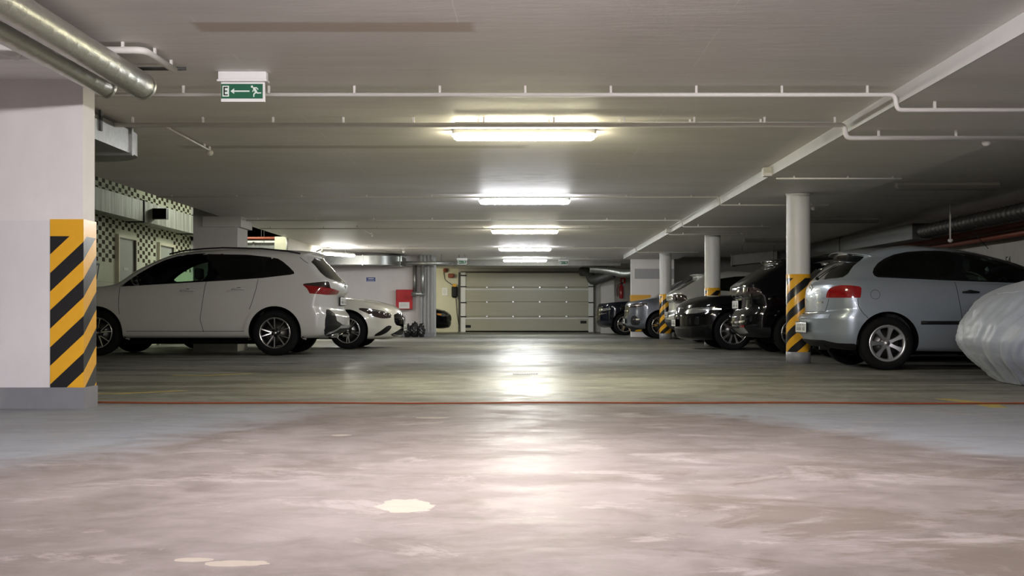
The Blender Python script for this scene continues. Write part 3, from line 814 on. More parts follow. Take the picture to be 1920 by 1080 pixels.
def plate(c, end, z, y0=0., marks=True, w=.26, mat='plate', tilt=0):
    """number plate at the rear or front; characters cannot be read in the photo, short strokes stand for them"""
    f = c.back if end == 'rear' else c.nose
    x = (min(f(y0, z, .012), f(.2, z, .02)) - .004) if end == 'rear' else (max(f(y0, z, .012), f(.2, z, .012))+.006)
    d = -1 if end == 'rear' else 1
    p = MB().bbox(min(x, x+d*.008), max(x, x+d*.008), y0-w, y0+w, z-.057, z+.057, .003).build('number_plate', mat, c.root)
    MB().bbox(min(x-d*.004, x+d*.004), max(x-d*.004, x+d*.004), y0-w-.012, y0+w+.012, z-.069, z+.069, .003).build('plate_frame', 'black_plastic', p)
    mb = MB()
    for k in range(7):
        if k == 2: continue
        yy = y0-w+.075+k*(2*w-.13)/6.5
        mb.box(min(x+d*.0075, x+d*.0095), max(x+d*.0075, x+d*.0095), yy-.018, yy-.010, z-.035, z+.035)
        mb.box(min(x+d*.0075, x+d*.0095), max(x+d*.0075, x+d*.0095), yy-.018, yy+.018, z+(.028 if k % 2 else -.035), z+(.035 if k % 2 else -.028))
        mb.box(min(x+d*.0075, x+d*.0095), max(x+d*.0075, x+d*.0095), yy+.010, yy+.018, z-.035, z+.0)
    mb.build('plate_characters', 'ink', p)
    return p

def car_common(c, W, wx, R, rimr, style, wz=None, arch=None, rots=(0, 0), tuck=.03):
    arch = arch or R+.045
    for x in wx:
        c.wheel_liner(x, R+.01, arch, W/2-.36, W/2)
        for sd in (-1, 1):
            yy = min(c.side(x-R*.6, R*1.9, 0), W/2)
            wheel(style, R, rimr, c.root, x, sd*(W/2-tuck), R, sd, rots[0 if x == wx[0] else 1])
    x0, x1 = wx
    MB().box(x0-.25, x1+.25, -W/2+.36, W/2-.36, .17, .34).cyl((x0, -W/2+.2, R), (x0, W/2-.2, R), .035, 10).cyl((x1, -W/2+.2, R), (x1, W/2-.2, R), .035, 10).build('underbody', 'liner', c.root)

def archreg(wx, r, R): return [('arch', None, 'side', circ(x, R+.01, r), {'ymin': .35}) for x in wx]

# ================================================================ white SUV (left, nearest)
def car_root(name, x_end, y_near, W, L, facing, label, group=None, end='rear'):
    """facing +1: nose toward +X, -1: nose toward -X.  local origin = rear bumper centre on the floor"""
    if facing > 0: x0 = x_end if end == 'rear' else x_end-L
    else: x0 = x_end if end == 'rear' else x_end+L
    r = empty(name, (x0, y_near+W/2, 0), 0 if facing > 0 else PI, label, 'car', group); return r

M['paint_white'] = paint('paint_white', (.52, .51, .49), .28)
M['paint_white_warm'] = paint('paint_white_warm', (.66, .65, .58), .28)
M['paint_black'] = paint('paint_black', (.002, .002, .003), .10, spec=.15, coat=.5)
M['paint_navy'] = paint('paint_dark_blue', (.003, .004, .009), .10, spec=.15, coat=.5)
M['paint_grey'] = paint('paint_slate_grey', (.10, .11, .135), .3, .4, 1)
M['paint_silverblue'] = paint('paint_silver_blue', (.29, .335, .385), .33, .45, 1, .05)
M['paint_silver'] = paint('paint_silver', (.50, .51, .50), .3, .4)

W = 1.84; wx = (.96, 3.65); R = .345
root = car_root('suv', -2.82, 17.27, W, 4.5, -1, 'white SUV parked tail to the aisle, nearest car on the left')
dlo = np.array([(3.30, 1.045), (3.20, 1.13), (3.04, 1.25), (2.85, 1.365), (2.68, 1.45), (2.50, 1.51), (2.32, 1.54), (2.15, 1.55), (1.43, 1.535), (1.1, 1.50), (.95, 1.475), (.87, 1.43), (.76, 1.34), (.69, 1.27), (.68, 1.24), (.74, 1.225), (1.16, 1.175), (1.72, 1.135)])
reg = archreg(wx, .395, R)
reg += [('window_glass', 'glass_tint', 'side', chaikin([(3.12, 1.08), (2.97, 1.23), (2.77, 1.36), (2.50, 1.475), (2.12, 1.515), (2.02, 1.515), (1.98, 1.145), (2.3, 1.125)], 1), {'ymin': .4, 'pair': True, 'label': 'clear tinted front door window'}),
        ('window_glass', 'glass_dark', 'side', chaikin([(1.90, 1.52), (1.45, 1.515), (1.17, 1.49), (1.17, 1.19), (1.9, 1.15)], 1), {'ymin': .4, 'pair': True}),
        ('quarter_glass', 'glass_dark', 'side', chaikin([(1.12, 1.49), (.96, 1.45), (.90, 1.42), (.73, 1.27), (.74, 1.25), (1.12, 1.20)], 1), {'ymin': .4, 'pair': True}),
        ('window_trim', 'gloss_black', 'side', dlo, {'ymin': .4, 'pair': True}),
        ('windscreen', 'glass_mid', 'front', [(-.1, 1.12), (.66, 1.12), (.56, 1.5), (-.1, 1.52)], {'xmin': 2.2, 'xmax': 3.7}),
        ('rear_window', 'glass_dark', 'rear', chaikin([(-.3, 1.125), (.68, 1.15), (.75, 1.20), (.70, 1.50), (-.3, 1.51)], 1), {'xmax': .9}),
        ('tail_light', 'lamp_red', 'rear', [(.44, .93), (.80, .92), (1.08, .94), (1.20, 1.045), (1.22, 1.07), (.86, 1.03), (.44, .985)], {'pair': True, 'xmax': .8}),
        ('tail_light_upper', 'lamp_smoke', 'rear', [(.70, 1.0), (.86, 1.02), (1.23, 1.07), (1.20, 1.09), (.84, 1.125), (.80, 1.115), (.78, 1.03)], {'pair': True, 'xmax': .8}),
        ('bumper_insert', 'black_plastic', 'rear', chaikin([(-.3, .27), (.62, .28), (.86, .34), (.90, .50), (.84, .70), (.66, .70), (.58, .47), (-.3, .44)], 1), {}),
        ('head_light', 'lamp_clear', 'front', [(.45, .76), (.9, .80), (1.05, .86), (.5, .84)], {'pair': True}),
        ('grille', 'gloss_black', 'front', [(-.2, .6), (.32, .6), (.4, .86), (-.2, .86)], {}),
        ('sill_cladding', 'paint_white', 'side', [(1.35, .15), (3.26, .15), (3.26, .35), (1.35, .35)], {'ymin': .4})]
c = Car(root, suv_levels(cowl=3.52, rake=2.62, H=1.66), M['paint_white'], reg, 1.3)
car_common(c, W, wx, R, .235, 'ydark', arch=.395, rots=(.35, .1))
for seam in ([(3.30, 1.03), (3.31, .75), (3.27, .36)], [(2.0, 1.12), (2.03, .9), (2.08, .55), (2.03, .36)], [(1.22, 1.16), (1.24, 1.0), (1.30, .80), (1.34, .70)],
             [(2.03, .37), (3.27, .37)], [(2.03, .37), (1.42, .37)]):
    c.ribbon('panel_gap', seam, .007, .0012, 'seam')
c.ribbon('panel_gap', [(.62, 1.50), (.55, 1.44), (.48, 1.40)], .007, .001, 'seam')
handle(c, 2.27, .985, M['paint_white']); handle(c, 1.50, 1.005, M['paint_white'])
c.ribbon('arch_moulding', [(wx[0]+.43*math.cos(a), R+.43*math.sin(a)) for a in np.linspace(-.25, PI+.25, 22)], .05, .014, 'paint_white', sub=3)
c.ribbon('arch_moulding', [(wx[1]+.43*math.cos(a), R+.43*math.sin(a)) for a in np.linspace(-.25, PI+.25, 22)], .05, .014, 'paint_white', sub=3)
mirror(root, 3.03, 1.13, .80, 'gloss_black')
interior(root, (1.35, 2.35), W, .3, 2.95)
for sd in (-1, 1):
    pts = [(x, sd*.66, z) for x, z in ((2.62, 1.545), (2.4, 1.598), (2.1, 1.628), (1.8, 1.643), (1.2, 1.63), (.8, 1.59), (.62, 1.555))]
    MB().tube(pts, .012, 8).build('roof_rail', 'black_plastic', root, True)
# spoiler, badge, plate, light bar
MB().cyl((.5, 0, 1.62), (.42, 0, 1.655), .012, 8).build('roof_aerial', 'paint_white', root)
plate(c, 'rear', .83)
bd = MB().lathe([(0, .0), (.04, .0), (.044, -.006)], 24).build('badge', 'chrome', root, True); bd.rotation_euler = (0, 0, PI/2); bd.location = (c.back(0, 1.06)-.006, 0, 1.06)
c.ribbon('skid_plate', [(.0, .43), (.45, .43), (.60, .36), (.72, .33)], .045, .012, 'alloy_silver', 'rear')
MB().cyl((.16, .55, .30), (.06, .55, .30), .035, 14).cyl((.16, -.55, .30), (.06, -.55, .30), .035, 14).build('exhaust', 'chrome', root)

# ================================================================ white coupe (left, nose to aisle)
W = 1.83; wx = (1.03, 3.76); R = .33
root = car_root('coupe', -2.28, 20.65, W, 4.69, 1, 'white low coupe parked nose to the aisle beyond the white SUV', end='front')
dlo = chaikin([(3.2, .97), (2.9, 1.14), (2.6, 1.27), (2.2, 1.31), (1.5, 1.27), (1.0, 1.12), (.95, 1.03), (1.6, 1.0)], 1)
reg = archreg(wx, .375, R)
reg += [('window_glass', 'glass_dark', 'side', dlo, {'ymin': .35, 'pair': True}),
        ('windscreen', 'glass_mid', 'front', [(-.1, .97), (.64, .97), (.5, 1.33), (-.1, 1.35)], {'xmin': 2.3, 'xmax': 3.5}),
        ('rear_window', 'glass_dark', 'rear', [(-.1, 1.06), (.62, 1.06), (.5, 1.35), (-.1, 1.35)], {'xmin': .5, 'xmax': 1.5}),
        ('head_light', 'lamp_smoke', 'front', chaikin([(.62, .575), (.68, .555), (.94, .55), (1.14, .66), (1.26, .73), (1.12, .745), (.66, .665)], 1), {'pair': True}),
        ('grille', 'gloss_black', 'front', chaikin([(-.5, .38), (.46, .40), (.58, .50), (.50, .66), (-.5, .69)], 1), {}),
        ('air_intake', 'black_plastic', 'front', [(-.2, .22), (.50, .22), (.62, .26), (.42, .33), (.30, .36), (-.2, .36)], {}),
        ('side_intake', 'black_plastic', 'front', chaikin([(.62, .40), (.70, .43), (.80, .40), (.98, .26), (.95, .225), (.80, .245)], 1), {'pair': True}),
        ('tail_light', 'lamp_red', 'rear', [(.4, .72), (.9, .74), (.95, .84), (.4, .82)], {'pair': True})]
c = Car(root, sedan_levels(hood=.97, belt=1.0), M['paint_white_warm'], reg, 1.1)
car_common(c, W, wx, R, .228, 'double', arch=.375, rots=(.1, .45))
for seam in ([(3.33, .93), (3.32, .6), (3.25, .3)], [(2.1, 1.0), (2.05, .6), (1.98, .3)]): c.ribbon('panel_gap', seam, .007, .001, 'seam')
handle(c, 2.35, .83, M['paint_white_warm'])
interior(root, (1.6, 2.4), W, .2)
mirror(root, 2.95, 1.02, .80, M['paint_white_warm'])
for sd in (-1, 1):     # lamp internals
    for bx, bz, r in ((.70, .625, .040), (.60, .615, .028), (.78, .66, .022)):
        y = bx; x = c.nose(y, bz)
        ob = MB().lathe([(0, .004), (r*.6, .006), (r, 0), (r*1.15, -.01)], 18).build('lamp_projector', 'lamp_inner', root, True); ob.rotation_euler = (0, 0, sd*-.9 if sd > 0 else PI+.9-PI*0); ob.location = (x+.001, sd*y, bz)
        ob.rotation_euler = (0, 0, (-PI/2+.75) if sd > 0 else (-PI/2-.75))
c.ribbon('running_light', [(.60, .645), (.75, .675), (.88, .70)], .012, .004, 'lamp_inner', 'front', sub=5)
b1 = MB().lathe([(.052, .004), (.062, .008), (.070, .0)], 28).build('badge_ring', 'chrome', root, True)
st = petal(3, 0, .056, .018, .003, rot=PI/2, y1=.006); sb = st.build('badge_star', 'chrome', root)
for ob in (b1, sb): ob.rotation_euler = (0, 0, -PI/2); ob.location = (c.nose(0, .53)+.012, 0, .53)
c.ribbon('grille_bar', [(0, .53), (.2, .53), (.38, .53)], .016, .008, 'chrome', 'front')
c.ribbon('chrome_strip', [(0, .235), (.3, .235), (.52, .25)], .014, .01, 'chrome', 'front')
plate(c, 'front', .38)

# ================================================================ black car nose in the recess, far left
W = 1.8; wx = (.95, 3.6); R = .32
root = car_root('sedan', -2.46, 37.2, W, 4.5, 1, 'black car nose showing in the lit recess left of the gate', end='front')
reg = archreg(wx, .365, R)+[('head_light', 'lamp_clear', 'front', chaikin([(.38, .56), (.85, .57), (1.0, .68), (.5, .66)], 1), {'pair': True}),
        ('window_glass', 'glass_dark', 'side', dlo, {'ymin': .35, 'pair': True}),
        ('windscreen', 'glass_dark', 'front', [(-.1, .97), (.64, .97), (.5, 1.33), (-.1, 1.35)], {'xmin': 2.3, 'xmax': 3.5}),
        ('grille', 'black_plastic', 'front', [(-.2, .42), (.3, .42), (.36, .6), (-.2, .62)], {})]
c = Car(root, sedan_levels(4.5, W, 1.42), M['paint_black'], reg, .5)
car_common(c, W, wx, R, .2, 'multi', arch=.365)
c.ribbon('indicator', [(.70, .62), (.80, .635)], .05, .004, 'lamp_amber', 'front', sub=4)
c.ribbon('running_light', [(.42, .60), (.62, .615)], .05, .004, 'lamp_inner', 'front', sub=4)  # bright strip added to lift the dark headlight

# ================================================================ silver blue hatchback (right)
W = 1.64; wx = (.76, 3.22); R = .30
root = car_root('hatchback', 3.28, 12.75, W, 3.95, 1, 'silver blue three-door hatchback parked tail out beside the nearest column')
dlo = chaikin([(2.85, .955), (2.60, 1.08), (2.35, 1.18), (2.10, 1.26), (1.80, 1.325), (1.30, 1.35), (.95, 1.325), (.72, 1.23), (.61, 1.11), (.64, 1.04), (.75, 1.035), (1.6, .995)], 1)
reg = archreg(wx, .345, R)
reg += [('window_glass', 'glass_tint', 'side', chaikin([(2.74, .98), (2.55, 1.08), (2.32, 1.17), (2.08, 1.245), (1.79, 1.30), (1.66, 1.31), (1.62, 1.015), (1.9, 1.0)], 1), {'ymin': .35, 'pair': True}),
        ('quarter_glass', 'glass_mid', 'side', chaikin([(1.56, 1.315), (1.30, 1.33), (.97, 1.305), (.75, 1.215), (.645, 1.11), (.67, 1.06), (.76, 1.055), (1.54, 1.02)], 1), {'ymin': .35, 'pair': True}),
        ('window_trim', 'gloss_black', 'side', dlo, {'ymin': .35, 'pair': True}),
        ('windscreen', 'glass_mid', 'front', [(-.1, 1.02), (.60, 1.0), (.5, 1.30), (-.1, 1.33)], {'xmin': 1.8, 'xmax': 3.0}),
        ('rear_window', 'glass_mid', 'rear', chaikin([(-.4, 1.02), (.55, 1.03), (.66, 1.055), (.60, 1.18), (.52, 1.315), (-.4, 1.325)], 1), {'xmax': .8}),
        ('tail_light', 'lamp_red', 'rear', [(.49, .812), (.955, .808), (.962, .86), (.955, .915), (.93, .935), (.82, .95), (.70, .952), (.59, .935), (.53, .905), (.50, .86)], {'pair': True, 'xmax': .7}),
        ('bumper_valance', 'black_plastic', 'rear', [(-.2, .1), (1.2, .1), (1.2, .29), (.7, .30), (.5, .33), (-.2, .33)], {'xmax': .5}),
        ('head_light', 'lamp_clear', 'front', [(.4, .6), (.8, .62), (.9, .74), (.5, .72)], {'pair': True})]
c = Car(root, ibiza_levels(), M['paint_silverblue'], reg, 1.3, plan=.05)
car_common(c, W, wx, R, .205, 'cap', arch=.345, rots=(.22, .5))
for seam in ([(1.52, .985), (1.545, .80), (1.575, .6), (1.60, .34)], [(.425, .80), (.43, .72), (.47, .65), (.54, .58)], [(.43, .28), (.43, .34)]): c.ribbon('panel_gap', seam, .006, .001, 'seam')
c.ribbon('panel_gap', [(.0, .655), (.3, .655), (.47, .655), (.52, .75), (.54, .80)], .007, .001, 'seam', 'rear')
c.ribbon('bumper_moulding', [(0, .60), (.35, .60), (.62, .602)], .05, .012, 'paint_silverblue', 'rear')
for sd in (-1, 1):
    pts = [(x, sd*c.side(x, .53, .004), .53) for x in np.linspace(1.12, 2.65, 20)]
    MB().tube(pts, .02, 8).build('side_moulding', 'black_plastic', root, True)
handle(c, 1.68, .87, 'black_plastic', .19)
fl = [(.62+.052*math.cos(a), .845+.052*math.sin(a)) for a in np.linspace(0, 2*PI, 22)]
c.ribbon('fuel_flap_gap', fl, .004, .0008, 'seam', sides=(-1,), sub=2)
mirror(root, 2.42, 1.03, .74, M['paint_silverblue'])
interior(root, (.95, 1.85), W, .25, 2.45)
pb = plate(c, 'rear', .47, 0, w=.25)
MB().cyl((.185, 0, 1.045), (.15, 0, 1.055), .016, 12).tube([(.17, 0, 1.06), (.24, -.14, 1.13), (.31, -.30, 1.19)], .006, 6).build('rear_wiper', 'black_plastic', root)
bd = MB().lathe([(.035, .0), (.045, .006), (.05, -.006), (0, -.008)], 24).build('badge', 'chrome', root, True); bd.rotation_euler = (0, 0, PI/2); bd.location = (c.back(0, .93)-.004, 0, .93)
c.ribbon('model_lettering', [(.28, .76), (.44, .76)], .022, .003, 'chrome', 'rear', sides=(-1,), sub=4)
MB().cyl((.22, -.38, .24), (.10, -.38, .24), .022, 12).build('exhaust', 'alloy_dark', root)
MB().cyl((2.2, .0, 1.40), (2.0, 0, 1.62), .004, 6).build('roof_aerial', 'black_plastic', root)

# ================================================================ dark hatchback mostly hidden behind the nearest column
W = 1.74; wx = (.78, 3.3); R = .31
root = car_root('hatchback', 3.72, 15.2, W, 4.05, 1, 'dark hatchback mostly hidden between the nearest column and the silver one')
reg = archreg(wx, .355, R)+[('window_glass', 'glass_dark', 'side', dlo, {'ymin': .35, 'pair': True}),
        ('rear_window', 'glass_dark', 'rear', [(-.1, 1.02), (.62, 1.03), (.52, 1.31), (-.1, 1.32)], {'xmax': .8}),
        ('tail_light', 'lamp_darkred', 'rear', [(.50, .76), (.94, .78), (.94, .92), (.55, .92)], {'pair': True, 'xmax': .7})]
lv = [tuple(list(l[:4])+[l[4]*1.06]+list(l[5:])) for l in ibiza_levels(4.05, 1.64, 1.46)]
c = Car(root, lv, M['paint_black'], reg, .6, plan=.05)
car_common(c, W, wx, R, .2, 'multi', arch=.355)

# ================================================================ black SUV, tail out
W = 1.80; wx = (.84, 3.42); R = .335
root = car_root('suv', 3.30, 17.5, W, 4.3, 1, 'gloss black SUV parked tail out between the nearest and middle columns')
dl2 = chaikin([(3.0, 1.05), (2.7, 1.25), (2.45, 1.42), (2.0, 1.46), (1.2, 1.43), (.85, 1.30), (.80, 1.15), (1.6, 1.1)], 1)
reg = archreg(wx, .385, R)+[('window_glass', 'glass_dark', 'side', dl2, {'ymin': .4, 'pair': True}),
        ('rear_window', 'glass_dark', 'rear', chaikin([(-.3, 1.13), (.62, 1.14), (.70, 1.18), (.58, 1.42), (-.3, 1.43)], 1), {'xmax': 1.0}),
        ('tail_light', 'lamp_smoke', 'rear', chaikin([(.46, .90), (.84, .90), (.98, .95), (.94, 1.03), (.62, 1.05), (.48, 1.0)], 1), {'pair': True, 'xmax': .6}),
        ('bumper_insert', 'black_plastic', 'rear', [(-.2, .2), (1.2, .2), (1.2, .42), (-.2, .44)], {'xmax': .45}),
        ('windscreen', 'glass_dark', 'front', [(-.1, 1.12), (.66, 1.12), (.56, 1.4), (-.1, 1.4)], {'xmin': 2.0, 'xmax': 3.4})]
c = Car(root, suv_levels(4.3, W, 1.56, 1.14, 1.06, 3.2, slope=.50, rake=2.3), M['paint_black'], reg, .8, plan=.05)
car_common(c, W, wx, R, .225, 'multi', arch=.385)
pl_ = plate(c, 'rear', .78, 0, w=.25)
c.ribbon('chrome_strip', [(0, .90), (.25, .90), (.44, .90)], .03, .012, 'chrome', 'rear')
c.ribbon('chrome_strip', [(.0, .50), (.4, .50), (.66, .52)], .03, .012, 'chrome', 'rear')
c.ribbon('skid_plate', [(.0, .36), (.4, .36), (.62, .38)], .09, .012, 'chrome', 'rear')
c.ribbon('reflector', [(.52, .44), (.64, .44)], .03, .014, 'lamp_red', 'rear')
for s_ in ([(1.95, 1.05), (1.98, .7), (1.95, .36)], [(1.2, 1.08), (1.25, .8)]): c.ribbon('panel_gap', s_, .007, .001, 'seam')
handle(c, 1.45, .98, 'chrome')
for sd in (-1, 1):
    for z in (.92, 1.0):
        y = .72; ob = MB().lathe([(0, .01), (.03, .008), (.04, 0)], 16).build('lamp_reflector', 'lamp_inner', root, True); ob.rotation_euler = (0, 0, PI/2+sd*.45); ob.location = (c.back(y, z)+.004, sd*y, z)

# ================================================================ black sedan, nose out
W = 1.80; wx = (.95, 3.78); R = .335
root = car_root('sedan', 2.72, 20.0, W, 4.7, -1, 'gloss black sedan parked nose to the aisle before the middle column', end='front')
dl3 = chaikin([(3.2, .99), (2.9, 1.16), (2.6, 1.29), (2.2, 1.33), (1.5, 1.29), (1.0, 1.13), (.95, 1.04), (1.6, 1.01)], 1)
lv3 = sedan_levels(4.7, W, 1.46, 1.0, .98, 3.25, 1.06)
lv3 = [tuple(list(l[:3])+[l[3]+(.07 if .3 < l[3] < .9 else 0)]+list(l[4:6])+[l[6]+(.07 if .3 < l[6] < .9 else 0)]+list(l[7:])) for l in lv3]
reg = archreg(wx, .385, R)+[('window_glass', 'glass_dark', 'side', dl3, {'ymin': .35, 'pair': True}),
        ('windscreen', 'glass_dark', 'front', [(-.1, 1.0), (.64, 1.0), (.5, 1.36), (-.1, 1.38)], {'xmin': 2.3, 'xmax': 3.5}),
        ('head_light', 'lamp_clear', 'front', chaikin([(.48, .63), (.90, .65), (1.14, .73), (1.12, .76), (.52, .735)], 1), {'pair': True}),
        ('grille', 'gloss_black', 'front', chaikin([(.03, .46), (.36, .48), (.40, .72), (.05, .74)], 1), {'pair': True}),
        ('air_intake', 'black_plastic', 'front', [(-.2, .22), (.62, .22), (.7, .36), (-.2, .38)], {})]
c = Car(root, lv3, M['paint_black'], reg, .9)
car_common(c, W, wx, R, .235, 'multi', arch=.385)
c.ribbon('running_light', [(.55, .70), (.70, .705), (.9, .72)], .02, .004, 'lamp_inner', 'front', sub=6)
c.ribbon('chrome_strip', [(.03, .75), (.38, .735)], .014, .006, 'chrome', 'front')
plate(c, 'front', .47)
for seam in ([(3.33, .96), (3.32, .6), (3.25, .3)],): c.ribbon('panel_gap', seam, .007, .001, 'seam')
mirror(root, 2.95, 1.08, .80, M['paint_black'])

# ================================================================ white car, tail out, beyond the black sedan
W = 1.80; wx = (.86, 3.5); R = .335
root = car_root('suv', 3.10, 24.4, W, 4.4, 1, 'silver white SUV parked tail out behind the middle column')
reg = archreg(wx, .385, R)+[('window_glass', 'glass_dark', 'side', dl2, {'ymin': .4, 'pair': True}),
        ('rear_window', 'glass_dark', 'rear', chaikin([(-.3, 1.13), (.62, 1.14), (.70, 1.18), (.62, 1.42), (-.3, 1.43)], 1), {'xmax': 1.0}),
        ('tail_light', 'lamp_smoke', 'rear', chaikin([(.46, .86), (.84, .86), (1.0, .90), (1.0, 1.05), (.62, 1.07), (.48, 1.04)], 1), {'pair': True, 'xmax': .6}),
        ('bumper_insert', 'black_plastic', 'rear', [(-.2, .2), (1.2, .2), (1.2, .50), (-.2, .52)], {'xmax': .5})]
c = Car(root, suv_levels(4.4, W, 1.58, 1.14, 1.06, 3.2, slope=.55, rake=2.3), M['paint_silver'], reg, .7, plan=.05)
car_common(c, W, wx, R, .225, 'five', arch=.385)
c.ribbon('chrome_strip', [(0, 1.0), (.25, 1.0), (.44, 1.0)], .05, .012, 'chrome', 'rear')
plate(c, 'rear', .62)
for sd in (-1, 1):
    y = .7; ob = MB().lathe([(0, .01), (.03, .008), (.04, 0)], 16).build('lamp_reflector', 'lamp_inner', root, True); ob.rotation_euler = (0, 0, PI/2+sd*.45); ob.location = (c.back(y, .96)+.004, sd*y, .96)

# ================================================================ grey SUV, nose out, beyond the farthest column
W = 1.84; wx = (.9, 3.6); R = .345
root = car_root('suv', 2.60, 29.15, W, 4.45, -1, 'slate grey SUV parked nose to the aisle behind the farthest column', end='front')
reg = archreg(wx, .395, R)+[('window_glass', 'glass_dark', 'side', dl2+np.array((.12, .05)), {'ymin': .4, 'pair': True}),
        ('windscreen', 'glass_dark', 'front', [(-.1, 1.13), (.68, 1.13), (.58, 1.5), (-.1, 1.52)], {'xmin': 2.2, 'xmax': 3.9}),
        ('head_light', 'lamp_smoke', 'front', chaikin([(.42, .80), (.86, .80), (1.12, .90), (1.08, .93), (.5, .88)], 1), {'pair': True}),
        ('grille', 'gloss_black', 'front', chaikin([(-.2, .56), (.40, .58), (.52, .72), (.44, .86), (-.2, .88)], 1), {}),
        ('fog_light_surround', 'black_plastic', 'front', chaikin([(.56, .34), (.98, .36), (.86, .60), (.62, .58)], 1), {'pair': True}),
        ('air_intake', 'black_plastic', 'front', [(-.2, .22), (.9, .22), (.6, .32), (-.2, .36)], {})]
c = Car(root, suv_levels(4.45, W, 1.66, 1.14, 1.08, 3.68, rake=2.8), M['paint_grey'], reg, .7)
car_common(c, W, wx, R, .23, 'double', arch=.395)
c.ribbon('running_light', [(.50, .85), (.80, .86), (1.0, .895)], .02, .005, 'lamp_inner', 'front', sub=6)
c.ribbon('chrome_strip', [(.66, .50), (.86, .50)], .04, .006, 'chrome', 'front')
c.ribbon('grille_bar', [(0, .72), (.3, .72), (.45, .72)], .03, .008, 'chrome', 'front')
plate(c, 'front', .45)
mirror(root, 3.35, 1.17, .82, M['paint_black'])

# ================================================================ dark car by the gate
W = 1.82; wx = (.9, 3.62); R = .34
root = car_root('sedan', 2.16, 34.3, W, 4.45, -1, 'dark blue black car with its nose beside the right end of the gate', end='front')
reg = archreg(wx, .39, R)+[('head_light', 'lamp_clear', 'front', chaikin([(.40, .72), (.86, .73), (1.1, .82), (.5, .80)], 1), {'pair': True}),
        ('window_glass', 'glass_dark', 'side', dl2+np.array((.12, .05)), {'ymin': .4, 'pair': True}),
        ('grille', 'gloss_black', 'front', [(-.2, .45), (.45, .48), (.4, .74), (-.2, .76)], {}),
        ('windscreen', 'glass_dark', 'front', [(-.1, 1.13), (.68, 1.13), (.58, 1.45), (-.1, 1.45)], {'xmin': 2.2, 'xmax': 3.5})]
c = Car(root, suv_levels(4.45, W, 1.58, 1.13, 1.06, 3.3), M['paint_navy'], reg, .6)
car_common(c, W, wx, R, .235, 'five', arch=.39)
c.ribbon('running_light', [(.45, .77), (.9, .79)], .02, .005, 'lamp_inner', 'front', sub=6)
c.ribbon('chrome_strip', [(.5, .62), (.8, .66)], .02, .005, 'chrome', 'front', sub=4)

# ================================================================ car under a cover (right, nearest)
def wrinkle(P):
    Q = P.copy(); Mi, N = P.shape[:2]
    seg = np.linalg.norm(np.diff(P, axis=1), axis=2); A = np.concatenate([np.zeros((Mi, 1)), np.cumsum(seg, 1)], 1)
    A = A/A[:, -1:]*5.2
    Z = P[..., 2]; rng = np.random.RandomState(3)
    h = np.zeros((Mi, N)); amp = np.clip((.86-Z)/.16, .05, 1)*np.clip(Z/.04, .3, 1)
    for f, sl, a in ((24, -3.0, .011), (44, -2.2, .009), (80, -3.0, .004)):
        ph = rng.rand()*6.28; wob = .35*np.sin(Z*3+ph)+.6*np.sin(A*1.7+ph*2)
        s = np.sin(.5*f*(A+sl*.28*(Z-.3))+wob+ph); h += a*(1-np.abs(s))**1.2*2-a*.7
    band = np.exp(-((Z-.40)/.03)**2)*.006
    h = h*amp
    T = np.gradient(P, axis=1); U = np.gradient(P, axis=0); nrm = np.cross(T, U); ln = np.linalg.norm(nrm, axis=2, keepdims=True)
    nrm = nrm/np.maximum(ln, 1e-9)
    ctr = np.array([P[..., 0].mean(), 0, .6]); sgn = np.sign(((P-ctr)*nrm).sum(2, keepdims=True)); nrm = nrm*sgn
    Q = P+nrm*(h+band)[..., None]; Q[:, 0, 1] = 0; Q[:, -1, 1] = 0; Q[0] = P[0]; Q[-1] = P[-1]; Q[..., 2] = np.maximum(Q[..., 2], .004)
    return Q
W = 1.86; L = 3.9; w_ = W/2
root = car_root('covered_car', 4.02, 9.50, W, L-.2, 1, 'car under a silver blue cloth cover, nearest on the right')
lv = [(.32, .006, L-.3, .006, w_-.15, .006, .006, 0, .40, .4, 2.2, 2.2),
      (.22, .10, L-.2, .10, w_-.08, .10, .10, 0, .42, .4, 2.2, 2.2),
      (.06, .26, L-.06, .24, w_-.02, .25, .25, 0, .38, .45, 2.5, 2.2),
      (.0, .38, L, .38, w_, .38, .38, 0, .38, .5, 2.5, 2.2),
      (.02, .52, L-.02, .52, w_-.01, .52, .52, 0, .38, .5, 2.5, 2.2),
      (.08, .66, L-.08, .62, w_-.03, .66, .62, 0, .44, .5, 2.1, 2.2),
      (.18, .77, L-.25, .72, w_-.07, .80, .72, 0, .42, .45, 2.2, 2.3),
      (.36, .86, L-.6, .80, w_-.12, .90, .80, 0, .38, .3, 2.3, 2.5),
      (.62, .95, L-1.1, .92, w_-.17, .96, .90, .02, .34, .3, 2.4, 2.6),
      (.95, 1.15, L-1.5, 1.15, w_-.22, 1.10, 1.05, .06, .3, .3, 2.4, 2.6),
      (1.3, 1.34, L-1.9, 1.34, w_-.30, 1.28, 1.25, .06, .3, .3, 2.4, 2.6),
      (1.6, 1.40, L-2.2, 1.40, w_-.5, 1.37, 1.37, .02, .2, .2, 2.4, 2.4),
      (1.9, 1.42, 2.1, 1.42, 0, 1.42, 1.42, 0, .05, .05, 2.4, 2.4)]
root.rotation_euler[2] = math.radians(-7)
c = Car(root, lv, M['cloth'], [], 1.6, .03, wrinkle)
c.body.name = 'cloth_cover'; c.body.data.name = 'cloth_cover'
pts = []
for k in range(40):
    a = k/39; i = int(np.argmin(abs(c.P[:, 0, 2]-.80))); j = int(a*(c.P.shape[1]*.6)); p = c.P[i, j]; pts.append((p[0]-.002, -p[1]-.003, p[2]+.003))
MB().tube(pts, .006, 6).build('cover_seam', 'cloth', root, True)
